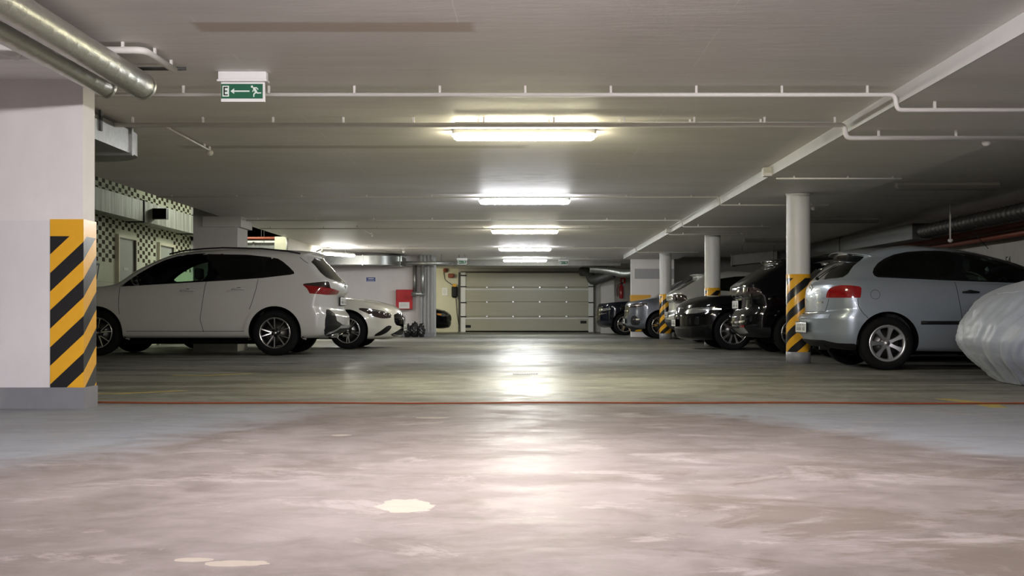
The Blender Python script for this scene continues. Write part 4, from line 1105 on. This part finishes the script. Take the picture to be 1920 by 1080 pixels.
# ------------------------------------------------------------------ services under the ceiling
def conduit(pts, r, label, clips=(), name='conduit_pipe', mat='white_pipe', group=None, zc=ZC, cat='pipe'):
    root = empty(name, pts[0], 0, label, cat, group); p0 = Vector(pts[0])
    L = [Vector(p)-p0 for p in pts]
    MB().tube(L, r, 10).build('pipe_run', mat, root, True)
    for q in clips:
        q = Vector(q)-p0; top = (q[3] if len(q) > 3 else zc)-p0.z
        MB().box(q.x-.008, q.x+.008, q.y-.009, q.y+.009, q.z-r*.4, top).build('pipe_clip', mat, root)
    return root
def px_x(px, D): return (px-985)*D/2150
def px_z(py, D): return CH-(py-590)*D/2150
def rounded(pts, r=.05, n=5):
    out = [Vector(pts[0])]
    for a, b, c_ in zip(pts[:-2], pts[1:-1], pts[2:]):
        a, b, c_ = Vector(a), Vector(b), Vector(c_); d0 = (a-b).normalized(); d1 = (c_-b).normalized(); p, q = b+d0*r, b+d1*r
        for k in range(n+1):
            t = k/n; out.append(p*(1-t)**2+b*2*t*(1-t)+q*t*t)
    out.append(Vector(pts[-1])); return out
XB = 2.72
def cross_pipe(Y, x0, x1, r, label, drop=.045, step=.62, right=True, y2=None):
    z = ZC-drop; zr = ZB-drop
    xe = min(x1, XB-.05)
    pts = [(x0, Y, z), (xe, Y, z)]
    if x1 > XB and right: pts = rounded([(x0, Y, z), (XB-.04, Y, z), (XB-.02, Y-.0, zr-.0), (x1, Y, zr)], .035)
    cl = [(x, Y, z) for x in np.arange(x0+.2, xe-.05, step)]
    root = conduit(pts, r, label, cl)
    if x1 > XB and right:
        p0 = Vector(pts[0])
        for x in np.arange(XB+.25, x1-.05, step*1.1):
            MB().box(x-.008-p0.x, x+.008-p0.x, -.01, .01, zr-r*.4-p0.z, ZB-p0.z).build('pipe_clip', 'white_pipe', root)
    return root
cross_pipe(8.32, -3.3, 4.2, .016, 'white conduit nearest the camera crossing the ceiling behind the exit sign', .065, .62)
cross_pipe(9.64, -3.5, 4.2, .020, 'white conduit crossing just before the nearest lit tube light', .065, .59)
cross_pipe(9.75, -.6, 2.6, .011, 'thin second conduit beside the one at the nearest tube light', .03, .6)
cross_pipe(15.9, -5.1, 4.2, .010, 'thin conduit crossing at the second lit tube light', .03, .9)
cross_pipe(19.7, -4.8, 4.2, .012, 'conduit crossing between the second and third lit tube lights', .04, 1.)
cross_pipe(21.6, -5.0, 4.2, .012, 'conduit crossing just before the third lit tube light', .04, 1.)
cross_pipe(27.8, -5.0, 4.2, .012, 'conduit crossing at the fourth lit tube light', .04, 1.)
cross_pipe(33.2, -2.4, 2.9, .014, 'far conduit crossing just before the last tube light', .045, 1., right=False)
conduit([(2.8, 12.8, ZB-.03), (4.2, 12.8, ZB-.03)], .010, 'short conduit crossing the beam right of the aisle before the nearest column', [(3.0, 12.8, ZB-.03), (3.6, 12.8, ZB-.03), (4.1, 12.8, ZB-.03)], zc=ZB)
# junction boxes on the beam side
for y, nm in ((12.8, 'small junction box on the beam edge before the nearest column'), (21.6, 'small junction box on the beam edge by the third tube light')):
    r_ = empty('junction_box', (2.70, y, ZC-.07), 0, nm, 'junction box')
    MB().bbox(-.05, .05, -.06, .06, -.05, .05, .01).build('box', 'white_pipe', r_); MB().bbox(-.055, -.045, -.045, .045, -.035, .035, .003).build('lid', 'white_pipe', r_)
# sprinkler heads / detectors at the ends of short conduits
def hang(root, pts):
    """thin hanger rods from world points up to the ceiling"""
    for x, y, z, zt in pts:
        p = Vector((x, y, z))-Vector(root.location); MB().cyl(p, p+Vector((0, 0, zt-z)), .006, 6).build('hanger_rod', 'galv_dull', root)
def head(x, y, z, label, stem=.05):
    root = empty('detector', (x, y, z), 0, label, 'detector', None)
    up = stem
    MB().lathe([(0, 0), (.03, 0), (.036, -.012), (.036, -.03), (.022, -.048), (0, -.052)][::-1], 20, 'z').build('sensor_head', 'white_pipe', root, True)
    MB().cyl((0, 0, 0), (0, 0, up), .012, 10).build('stem', 'white_pipe', root, True)
for x, y0, y1, nm in ((-3.12, 9.95, 11.3, 'near left'), (-3.12, 21.2, 23.2, 'middle left'), (-3.1, 27.9, 29.2, 'far left')):
    conduit([(x, y0, ZC-.03), (x, y1, ZC-.035)], .009, 'thin conduit running lengthwise on the ceiling, '+nm, [(x, y0+.1, ZC-.03), (x, y1-.15, ZC-.03)])
    head(x, y1+.03, ZC-.04, 'white detector at the end of the '+nm+' lengthwise conduit')
head(4.1, 10.2, ZB-.0, 'white detector on the beam edge, nearest at right')
head(4.15, 16.5, ZB-.0, 'white detector on the beam just right of the nearest column')
# near-left white pipe with elbow
conduit(rounded([(-3.25, 6.98, ZC-.05), (-2.32, 6.98, ZC-.05), (-2.31, 7.55, ZC-.05)], .06), .022, 'thick white pipe bending toward the left wall above the steel tubes',
        [(-2.45, 6.98, ZC-.05), (-2.31, 7.15, ZC-.05), (-2.31, 7.48, ZC-.05)], group=None)
conduit([(-2.75, 7.6, ZC-.03), (-2.25, 7.6, ZC-.03)], .012, 'short dark conduit beside the end of the steel tubes', mat='galv_dull')
conduit(rounded([(-8.0, 6.9, ZC-.06), (-3.15, 6.9, ZC-.06), (-3.05, 6.9, ZC-.1)], .05), .035, 'thick white pipe along the front of the left beam')

# ribbed round steel tubes, top left
def spiral_tube(p0, p1, r, label, mat='spiral', name='air_duct', pitch=.16, ribh=.0009, group=None):
    p0, p1 = Vector(p0), Vector(p1); root = empty(name, p0, 0, label, 'air duct', group); d = p1-p0; Ln = d.length; n = int(Ln/pitch)
    pts = []; rad = []
    for k in range(n):
        for t, q in ((0, 0), (.84, 0), (.9, ribh), (.96, ribh)):
            pts.append(d*((k+t)/n)); rad.append(r+q)
    pts.append(d); rad.append(r)
    MB().tube(pts, r, 28, False, rad).build('duct_tube', mat, root, True)
    rr = MB(); a = d.normalized()
    rr.tube([d-a*.03, d], r+.008, 28, False); rr.build('end_ring', mat, root, True)
    MB().tube([d*0, d-a*.02], r*.93, 24, True).build('inner_core', 'dark_concrete', root, True)
spiral_tube((-2.48, -1.0, CH+1.50), (-2.51, 7.52, CH+1.50), .085, 'right-hand round steel duct under the near ceiling, the thicker one')
spiral_tube((-2.70, -1.0, CH+1.48), (-2.73, 7.46, CH+1.48), .066, 'left-hand round steel duct under the near ceiling, the thinner one')

def elbow_duct(path, w, h, label, mat='galv', flanges=(), name='air_duct', rib=True):
    """rectangular duct swept through plan points; each point (x, y, z)"""
    p0 = Vector(path[0]); root = empty(name, p0, 0, label, 'air duct')
    P = [Vector(p)-p0 for p in path]; vs = []; fs = []; m = len(P)
    for i, p in enumerate(P):
        d = (P[min(i+1, m-1)]-P[max(i-1, 0)]); d.z = 0; d.normalize(); s_ = Vector((d.y, -d.x, 0))
        vs += [p+s_*w/2+Vector((0, 0, h/2)), p-s_*w/2+Vector((0, 0, h/2)), p-s_*w/2-Vector((0, 0, h/2)), p+s_*w/2-Vector((0, 0, h/2))]
    for i in range(m-1):
        for k in range(4): fs.append((4*i+k, 4*i+(k+1) % 4, 4*i+4+(k+1) % 4, 4*i+4+k))
    fs += [(0, 1, 2, 3), tuple(4*(m-1)+k for k in (3, 2, 1, 0))]
    o = MB().add(vs, fs).build('duct_body', mat, root); auto(o, 30)
    for i in flanges:
        p = P[i]; d = (P[min(i+1, m-1)]-P[max(i-1, 0)]).normalized(); s_ = Vector((d.y, -d.x, 0)); vs = []
        for e in (-.018, .018):
            for a, b in ((1, 1), (-1, 1), (-1, -1), (1, -1)): vs.append(p+d*e+s_*a*(w/2+.02)+Vector((0, 0, b*(h/2+.02))))
        MB().add(vs, [(0, 1, 2, 3), (7, 6, 5, 4), (0, 4, 5, 1), (1, 5, 6, 2), (2, 6, 7, 3), (3, 7, 4, 0)]).build('flange', mat, root)
    return root
arc = lambda cx, cy, r, a0, a1, z, n=10: [(cx+r*math.cos(a0+(a1-a0)*k/n), cy+r*math.sin(a0+(a1-a0)*k/n), z) for k in range(n+1)]
zc_ = CH+1.51
r_ = elbow_duct([(-3.66, 7.95, zc_), (-3.66, 9.3, zc_), (-3.66, 10.02, zc_)]+arc(-3.92, 10.12, .26, 0, PI/2, zc_)+[(-4.9, 10.38, zc_)], .42, .20, 'rectangular galvanised duct turning left behind the near wall end', 'galv', (2,))
MB().cyl((.0, 1.35, .08), (0, 1.35, .17), .006, 8).build('hanger', 'galv_dull', r_); MB().box(.205, .225, 1.33, 1.37, -.02, .165).build('hanger', 'galv_dull', r_)
# long duct along the mosaic wall
dz0, dz1 = 2.36, 2.74
r_ = elbow_duct([(-7.28, y, (dz0+dz1)/2) for y in (9, 12, 15.2, 18.2, 19.2, 21.4, 24.6, 25.6)], .32, dz1-dz0, 'long rectangular steel duct along the mosaic wall above the doors', 'streak', (2, 3, 5, 6))
for ch in r_.children:
    if ch.name.startswith('flange'): ch.data.materials[0] = M['black_plastic']
MB().box(.16, .42, 12.9, 13.05, -.10, .10).build('duct_branch', 'black_plastic', r_)
# duct on the end wall of the high bay
h1 = elbow_duct([(-7.0, 25.45, 2.10), (-6.0, 25.45, 2.10), (-5.55, 25.45, 2.10)], .26, .22, 'short steel duct on the end wall above the white SUV roof', 'galv', (1,)); hang(h1, [(-6.5, 25.45, 2.2, 3.25), (-5.8, 25.45, 2.2, 3.25)])
h1 = conduit([(-6.9, 25.2, 2.30), (-5.5, 25.2, 2.30)], .03, 'dull red pipe over the short duct above the white SUV roof', mat='red_pipe'); hang(h1, [(-6.6, 25.2, 2.32, 3.25), (-5.8, 25.2, 2.32, 3.25)])
conduit([(-5.1, 24.55, 1.9), (-5.1, 24.55, ZC-.02)], .025, 'upright white rod added for the bright edge of the cream wall corner')  # no real pipe, added to draw the bright edge of the wall corner
# duct with curved end on the far left wall
zz = CH+1.46
h1 = elbow_duct([(-6.4, 30.9, zz), (-4.35, 30.9, zz), (-4.2, 30.9, zz)]+arc(-4.2, 31.5, .6, -PI/2, -.15, zz, 14)+[(-3.6, 32.2, zz)], .5, .24, 'far rectangular duct with a polished curved end above the fire cabinet', 'galv_mid', (1, 15)); hang(h1, [(-5.6, 30.9, zz+.1, ZC), (-4.4, 30.9, zz+.1, ZC)])
h1 = conduit([(-3.28, 31.4, CH+1.41), (-2.0, 31.4, CH+1.41)], .055, 'horizontal steel pipe under the far ceiling left of the exit sign', mat='galv'); hang(h1, [(-2.9, 31.4, CH+1.45, ZC), (-2.3, 31.4, CH+1.45, ZC)])
hang([o for o in bpy.data.objects if o.get('label') == 'tube light seen end on over the far left bay'][0], [(-4.68, 28.35, ZC-.13, ZC), (-4.52, 28.05, ZC-.13, ZC)])
conduit(rounded([(-3.12, 32.35, CH+1.40), (-3.12, 32.35, CH+.58)], .05), .06, 'upright steel pipe by the fire cabinet, left of the pair', mat='galv')
conduit(rounded([(-2.86+.0, 31.95, CH+1.40), (-2.86, 31.95, CH+.58)], .05), .06, 'upright steel pipe by the fire cabinet, right of the pair', mat='galv')
conduit([(-3.17, 31.95, CH+.58), (-2.8, 31.95, CH+.58)], .055, 'short level steel pipe joining the pair of upright pipes', mat='galv')
# right-hand ducts
spiral_tube((6.75, 8.0, CH+1.41), (6.75, 19.6, CH+1.41), .10, 'ribbed round duct along the dark right wall above the hatchback', 'galv_dull', pitch=.16, ribh=.012)
elbow_duct([(6.75, 19.5, CH+1.42), (6.75, 24, CH+1.46), (6.75, 27, CH+1.46), (6.75, 30.5, CH+1.46)], .34, .27, 'rectangular duct continuing along the dark right wall beyond the round one', 'galv_dull', (1, 2))
h1 = elbow_duct([(5.0, 27.6, CH+1.30), (5.9, 27.2, CH+1.38), (6.0, 27.15, CH+1.38)], .3, .24, 'short pale duct piece slanting above the black SUV', 'galv_dull', (0, 1)); hang(h1, [(5.2, 27.53, CH+1.4, ZC), (5.9, 27.2, CH+1.46, ZC)])
for dz, dx, nm in ((1.27, 0., 'upper'), (1.16, .08, 'lower')):
    conduit([(7.55+dx, 6, CH+dz+.1), (7.55+dx, 31, CH+dz+.1)], .05, nm+' red-brown pipe along the right wall', mat='red_pipe')
head(6.3, 17.0, CH+1.12, 'small white fitting hanging above the hatchback roof', ZC-CH-1.12)
# ------------------------------------------------------------------ exit signs
def exit_sign(x, y, ztop, label, s=1., full=True):
    root = empty('exit_sign', (x, y, ztop), 0, label, 'exit sign', None)
    MB().bbox(-.165*s, .165*s, -.035*s, .035*s, -.058*s, 0, .008*s).build('housing', 'white', root)
    MB().bbox(-.172*s, .172*s, -.04*s, .04*s, -.07*s, -.055*s, .004*s).build('base_rim', 'white', root)
    MB().bbox(-.15*s, .15*s, -.012*s, .012*s, -.205*s, -.07*s, .004*s).build('sign_plate', 'white', root)
    MB().box(-.147*s, .137*s, -.0145*s, -.0115*s, -.183*s, -.083*s).build('green_panel', 'green', root)
    if ztop < ZC-.01: MB().cyl((-.08, 0, 0), (-.08, 0, ZC-ztop), .006, 6).build('hanger_rod', 'galv_dull', root); MB().cyl((.08, 0, 0), (.08, 0, ZC-ztop), .006, 6).build('hanger_rod', 'galv_dull', root)
    yf = -.017*s
    def flat(name, polys, mat):
        mb = MB()
        for p in polys: mb.prism([(a*s, b*s) for a, b in p], yf, yf+.002*s)
        return mb.build(name, mat, root)
    flat('arrow', [[(-.083, -.133), (-.058, -.114), (-.058, -.152)], [(-.06, -.1285), (.047, -.1285), (.047, -.1375), (-.06, -.1375)]], 'glow_white')
    flat('letter_ground', [[(-.138, -.096), (-.093, -.096), (-.093, -.170), (-.138, -.170)]], 'glow_white')
    yf = -.019*s
    flat('letter_e', [[(-.130, -.104), (-.101, -.104), (-.101, -.112), (-.130, -.112)], [(-.130, -.104), (-.121, -.104), (-.121, -.162), (-.130, -.162)],
                      [(-.130, -.129), (-.105, -.129), (-.105, -.137), (-.130, -.137)], [(-.130, -.154), (-.101, -.154), (-.101, -.162), (-.130, -.162)]], 'ink')
    yf = -.017*s
    hd = [(.064+.008*math.cos(a), -.102+.008*math.sin(a)) for a in np.linspace(0, 2*PI, 13)[:-1]]
    flat('running_figure', [hd, [(.068, -.108), (.082, -.106), (.098, -.132), (.086, -.142), (.076, -.128)], [(.082, -.106), (.096, -.106), (.109, -.120), (.104, -.124), (.092, -.113), (.084, -.112)],
                         [(.074, -.118), (.078, -.124), (.070, -.139), (.065, -.136)], [(.094, -.131), (.104, -.142), (.127, -.141), (.127, -.148), (.100, -.150), (.086, -.141)],
                         [(.086, -.138), (.092, -.146), (.080, -.156), (.080, -.172), (.073, -.172), (.073, -.152)]], 'glow_white')
exit_sign(px_x(456, 7.85), 7.85, ZC, 'green exit sign with running figure and left arrow hanging from near ceiling')
exit_sign(px_x(866, 31.6), 31.6, ZC-.0 if False else CH+1.56, 'small far green exit sign left of the last tube light', .85)
exit_sign(px_x(1057, 33.4), 33.4, CH+1.62, 'dim far green exit sign right of the last tube light', .85)
# ------------------------------------------------------------------ gate
gy = 41.0; gx0, gx1 = px_x(872, gy), px_x(1104, gy)
root = empty('sectional_gate', (0, gy, 0), 0, 'closed cream sectional gate at the end of the aisle', 'gate')
ph = 2.08/4
for k in range(4):
    z0 = .04+k*ph; p = MB().bbox(gx0, gx1, -.02, .02, z0+.004, z0+ph-.004, .006)
    for q in range(1, 6): p.box(gx0+.02, gx1-.02, -.024, -.018, z0+ph*q/6-.004, z0+ph*q/6+.004)
    pn = p.build('gate_panel', 'gate', root)
    if k < 3:
        for px in (913, 962, 1012, 1062):
            x = px_x(px, gy); MB().bbox(x-.035, x+.035, -.05, -.02, z0+ph-.04, z0+ph+.03, .008).build('hinge', 'galv', pn)
for z in (.04+ph, .04+3*ph): MB().bbox(gx0+.02, gx1-.02, -.045, -.02, z-.10, z-.055, .006).build('strut_bar', 'white', root)
MB().box(gx0, gx1, -.03, .03, 0, .045).build('rubber_seal', 'rubber', root)
MB().box(gx0-.15, gx1+.15, -.1, -.03, 2.13, 2.17).build('spring_shaft', 'frame_dark', root)
for x in (gx0-.07, gx1+.07):
    g = MB().box(x-.085, x+.085, -.04, .04, 0, 2.14).build('guide_rail', 'white', root)
    for z in (.55, 1.05, 1.62, 2.02): MB().box(x-.09, x+.12, -.06, -.04, z-.02, z+.02).build('rail_bracket', 'black_plastic', g)
    MB().box(x-.13 if x < 0 else x+.085, x-.085 if x < 0 else x+.13, -.05, .03, 0, 2.14).build('rail_edge', 'frame_dark', g)
for px, py in ((1094, 604), (877, 612)):
    x, z = px_x(px, gy), px_z(py, gy); MB().bbox(x-.11, x+.11, -.03, -.02, z-.05, z+.05, .004).build('handle_plate', 'black_plastic', root)
# gate drive, siren, lamp on the cream wall
gw = 41.2
r_ = empty('gate_drive', (px_x(853, gw), gw-.12, px_z(546, gw)), 0, 'black gate drive unit with yellow top beside the gate', 'motor')
MB().bbox(-.11, .11, -.1, .1, -.24, .18, .07).build('casing', 'black_plastic', r_); MB().bbox(-.07, .07, -.11, -.02, .15, .26, .02).build('yellow_cap', 'yellow', r_)
conduit(rounded([(px_x(832, gw), gw-.03, px_z(510, gw)), (px_x(834, gw), gw-.03, px_z(525, gw)), (px_x(851, gw), gw-.05, px_z(536, gw))], .1), .012, 'thin cable curving from the red siren to the drive unit', name='cable', mat='frame_dark', cat='cable')
conduit([(px_x(855, gw), gw-.03, px_z(560, gw)), (px_x(857, gw), gw-.03, px_z(590, gw)), (px_x(861, gw), gw-.03, px_z(612, gw))], .012, 'thin cable hanging below the gate drive unit', name='cable', mat='frame_dark', cat='cable')
r_ = empty('siren', (px_x(835, gw), gw-.06, px_z(507, gw)), 0, 'small red-brown siren high on the cream wall', 'siren'); MB().lathe([(0, -.1), (.06, -.08), (.08, .0), (.08, .05)], 20).build('siren_body', 'red_pipe', r_, True)
r_ = empty('warning_lamp', (px_x(847, gw), gw-.1, px_z(517, gw)), 0, 'orange-brown warning lamp beside the gate top', 'lamp'); MB().bbox(-.13, .1, -.06, .06, -.08, .08, .05).build('lamp_body', 'red_pipe', r_)
r_ = empty('notice_sheet', (px_x(834, gw), gw-.01, px_z(547, gw)), 0, 'pale notice sheet on the cream wall', 'notice')
MB().box(-.1, .1, -.008, 0, -.14, .14).build('sheet', 'white', r_); mb = MB()
for k in range(6): mb.box(-.07, .07-.02*(k % 3), -.0095, -.008, .09-k*.035, .1-k*.035)
mb.build('printed_lines', 'housing', r_)
# far right: flexible ducts, extinguisher, signs
def flex(pts, r, label, mat='galv'):
    P = rounded(pts, .25, 8); p0 = Vector(P[0]); Q = []
    for a, b in zip(P[:-1], P[1:]):
        n = max(1, int((b-a).length/.03))
        for k in range(n): Q.append(a+(b-a)*k/n-p0)
    Q.append(P[-1]-p0); root = empty('flexible_duct', p0, 0, label, 'air duct')
    MB().tube(Q, r, 18, True, [r+(.012 if k % 2 else 0) for k in range(len(Q))]).build('hose', mat, root, True)
flex([(2.1, 37.3, CH+1.50), (2.75, 37.3, CH+1.44), (3.3, 37.0, CH+1.3), (3.9, 36.8, CH+1.5)], .13, 'silver flexible duct above the dark car by the gate', 'galv')
flex([(1.9, 39, CH+1.47), (2.15, 38.8, CH+1.47), (2.22, 37.9, CH+1.1), (2.9, 37.6, CH+1.35)], .15, 'dark flexible duct looping at the right end of the gate', 'galv_dull')
h1 = conduit([(1.0, 36.4, CH+1.54), (2.6, 36.4, CH+1.54)], .03, 'short steel pipe above the right part of the gate', mat='galv'); hang(h1, [(1.4, 36.4, CH+1.55, ZC), (2.3, 36.4, CH+1.55, ZC)])
fw = 41.15
r_ = empty('fire_extinguisher', (px_x(1165, fw), 41.2-.082, px_z(560, fw)), 0, 'red fire extinguisher on the far wall behind the dark car', 'fire extinguisher')
MB().lathe([(0, 0), (.07, .01), (.08, .04), (.08, .42), (.04, .49), (.03, .53), (0, .53)], 20, 'z').build('cylinder_body', 'red_box', r_, True)
MB().box(-.03, .06, -.02, .02, .53, .58).build('valve', 'black_plastic', r_)
MB().tube([(-.02, -.02, .55), (-.12, -.04, .5), (-.17, -.04, .3), (-.14, -.04, .08)], .014, 8).build('hose', 'red_pipe', r_, True)
r_ = empty('fire_sign', (px_x(1168, fw), fw-.0, px_z(526, fw)), 0, 'small red fire sign above the extinguisher', 'sign'); MB().box(-.09, .09, -.01, 0, -.1, .1).build('sign_face', 'red_box', r_)
MB().box(-.02, .02, -.014, -.01, -.06, .05).box(-.045, -.035, -.014, -.01, -.05, .05).build('sign_symbol', 'white', r_)
r_ = empty('notice_board', (px_x(1151, fw), fw, px_z(543, fw)), 0, 'dull yellowish notice on the far wall left of the extinguisher', 'notice'); MB().box(-.14, .14, -.01, 0, -.2, .2).build('board', 'wall_grey', r_)
# ------------------------------------------------------------------ back left wall things
r_ = empty('wall_sign', (px_x(695.5, 32.5), 32.5, px_z(524, 32.5)), 0, 'small blue sign with a white line of text on the far left wall', 'sign')
MB().box(-.15, .15, -.012, 0, -.075, .075).build('sign_rim', 'white', r_); MB().box(-.13, .13, -.015, -.012, -.06, .06).build('sign_face', 'blue', r_)
mb = MB()
for k in range(9): mb.box(-.075+k*.018, -.063+k*.018, -.018, -.015, .005, .035)
for k in range(12): mb.box(-.10+k*.017, -.09+k*.017, -.018, -.015, -.045, -.03)
mb.build('sign_text', 'white', r_)
cx = px_x(758, 32.3); z0, z1 = px_z(580, 32.3), px_z(543, 32.3)
r_ = empty('fire_cabinet', (cx, 32.5, z0), 0, 'glossy red fire hose cabinet on the far left wall', 'fire cabinet')
MB().bbox(-.235, .235, -.22, 0, 0, z1-z0, .012).build('cabinet_body', 'red_box', r_)
MB().bbox(-.15, .15, -.235, -.22, .02, .20, .006).build('white_panel', 'white', r_)
MB().bbox(-.21, .21, -.24, -.22, .24, z1-z0-.02, .01).build('glossy_door', 'red_box', r_)
MB().box(-.10, .10, -.236, -.234, .09, .1).box(-.10, .08, -.236, -.234, .12, .13).box(-.10, .05, -.236, -.234, .15, .16).build('printed_lines', 'housing', r_)
rng = random.Random(5)
for i, (px, s_, nm) in enumerate(((764, .95, 'black crumpled bag leaning by the coupe nose, leftmost of the heap'), (777, 1.1, 'middle black crumpled bag of the heap by the far left wall'), (790, 1.0, 'black crumpled bag at the right end of the heap, beside the ridged pier'))):
    b = bmesh.new(); bmesh.ops.create_icosphere(b, subdivisions=4, radius=1)
    for v in b.verts:
        c_ = v.co.copy(); n = (math.sin(c_.x*9+i*2)+math.sin(c_.y*11+c_.z*7+i)+math.sin(c_.z*13+c_.x*6))*.07+(abs(math.sin(c_.x*17+c_.z*9+i))-.5)*.05
        v.co = c_*(1+n); v.co.x *= .105*s_; v.co.y *= .13; v.co.z = max(-.17*s_, v.co.z*.20*s_)
    o = MB().add([v.co for v in b.verts], [[v.index for v in f.verts] for f in b.faces]).build('rubbish_bag', 'bag', None, True); b.free()
    o.location = (px_x(px, 31.6), 31.6+.05*(i % 2), .17*s_); tag(o, nm, 'bag', 'black bags by the far left wall')
struct('baseboard_back', MB().box(-8.2, -2.55, 32.02, 32.5, 0, .10) if False else MB().box(-8.2, -2.96, 32.48, 32.5, 0, .10).box(-2.97, -2.54, 32.0, 32.12, 0, .12), 'skirt')
# ------------------------------------------------------------------ left doors and wall marks
for i, (y0, y1) in enumerate(((21.05, 21.95), (23.4, 24.3))):
    fr = MB().box(-7.52, -7.44, y0-.06, y0, 0, 2.10).box(-7.52, -7.44, y1, y1+.06, 0, 2.10).box(-7.52, -7.44, y0, y1, 2.04, 2.10)
    d = struct('door_%d' % (i+1), fr, 'wall_cream')
    MB().box(-7.51, -7.485, y0, y1, .01, 2.04).build('door_leaf', 'door_grey', d)
    MB().box(-7.5, -7.44, y1-.03, y1, .0, 2.04).build('door_jamb', 'frame_dark', d)
    MB().box(-7.485, -7.478, y0+.30, y0+.55, 1.45, 1.50).build('door_plate', 'housing', d)
    MB().cyl((-7.485, y0+.1, 1.02), (-7.44, y0+.1, 1.02), .012, 8).cyl((-7.44, y0+.1, 1.02), (-7.44, y0+.22, 1.02), .012, 8).build('door_handle', 'galv', d)
t_ = text_mesh('painted_number', '7', .42, 'ink'); t_.location = (-7.497, 20.1, 1.36); t_.rotation_euler = (PI/2, 0, PI/2); tag(t_, 'large dark number seven painted on the pale tiles beside the striped wall end', 'number')
t_ = text_mesh('painted_number', '"10', .16, 'ink'); t_.location = (-7.497, 22.35, 1.38); t_.rotation_euler = (PI/2, 0, PI/2); tag(t_, 'small dark number ten on the tiles between the two doors', 'number')
t_ = text_mesh('painted_letter', 'F4', .22, 'ink'); t_.location = (7.997, 19.0, px_z(489, 18.7)); t_.rotation_euler = (PI/2, 0, -PI/2); tag(t_, 'black bay marking on the right wall above the hatchback bonnet', 'letter')
# ------------------------------------------------------------------ cable and painted lines on the floor
pts = []
for k in range(120):
    x = -8.0+k*.136; y = 7.96+.03*math.sin(x*1.3)+.025*math.sin(x*3.7+1)-.02*x*.3; pts.append((x, y+ (0.0 if x < -2.9 else 0), .008))
pts = [p for p in pts if p[0] > -7.4 and p[0] < 7.9]
p0 = Vector(pts[0]); r_ = MB().tube([Vector(p)-p0 for p in pts], .0055, 8).build('extension_cable', 'orange_cable', None, True); r_.location = p0
tag(r_, 'orange cable lying across the whole floor', 'cable')
fl_ = bpy.data.objects['floor']
def line(poly): MB().prism(poly, 0.0, .0012, 'z').build('painted_line', 'yellow_paint', fl_)
line([(-5.6, 9.05), (-3.25, 9.05), (-2.85, 9.35), (-2.75, 9.35), (-3.15, 8.97), (-5.6, 8.97)])
line([(-3.6, 11.75), (-3.3, 11.75), (-2.95, 12.1), (-2.85, 12.1), (-3.2, 11.65), (-3.6, 11.65)])
line([(3.02, 8.45), (3.12, 8.45), (3.28, 8.0), (3.22, 7.65), (3.1, 7.65), (3.12, 8.0)])
line([(3.2, 8.03), (3.12, 7.95), (7.5, 7.95), (7.5, 8.03)])
g = MB()
for k in range(10): g.box(-.12+k*.024, -.106+k*.024, 11.9, 12.0, 0, .003)
g.box(-.13, .13, 11.88, 11.9, 0, .003).box(-.13, .13, 12.0, 12.02, 0, .003); o = g.build('floor_drain', 'galv_dull'); tag(o, 'small steel floor drain in the middle of the aisle', 'drain')
o = MB().box(-.12, .12, 21.5, 21.65, 0, .003).build('floor_drain', 'galv'); tag(o, 'second bright floor drain farther down the aisle', 'drain')
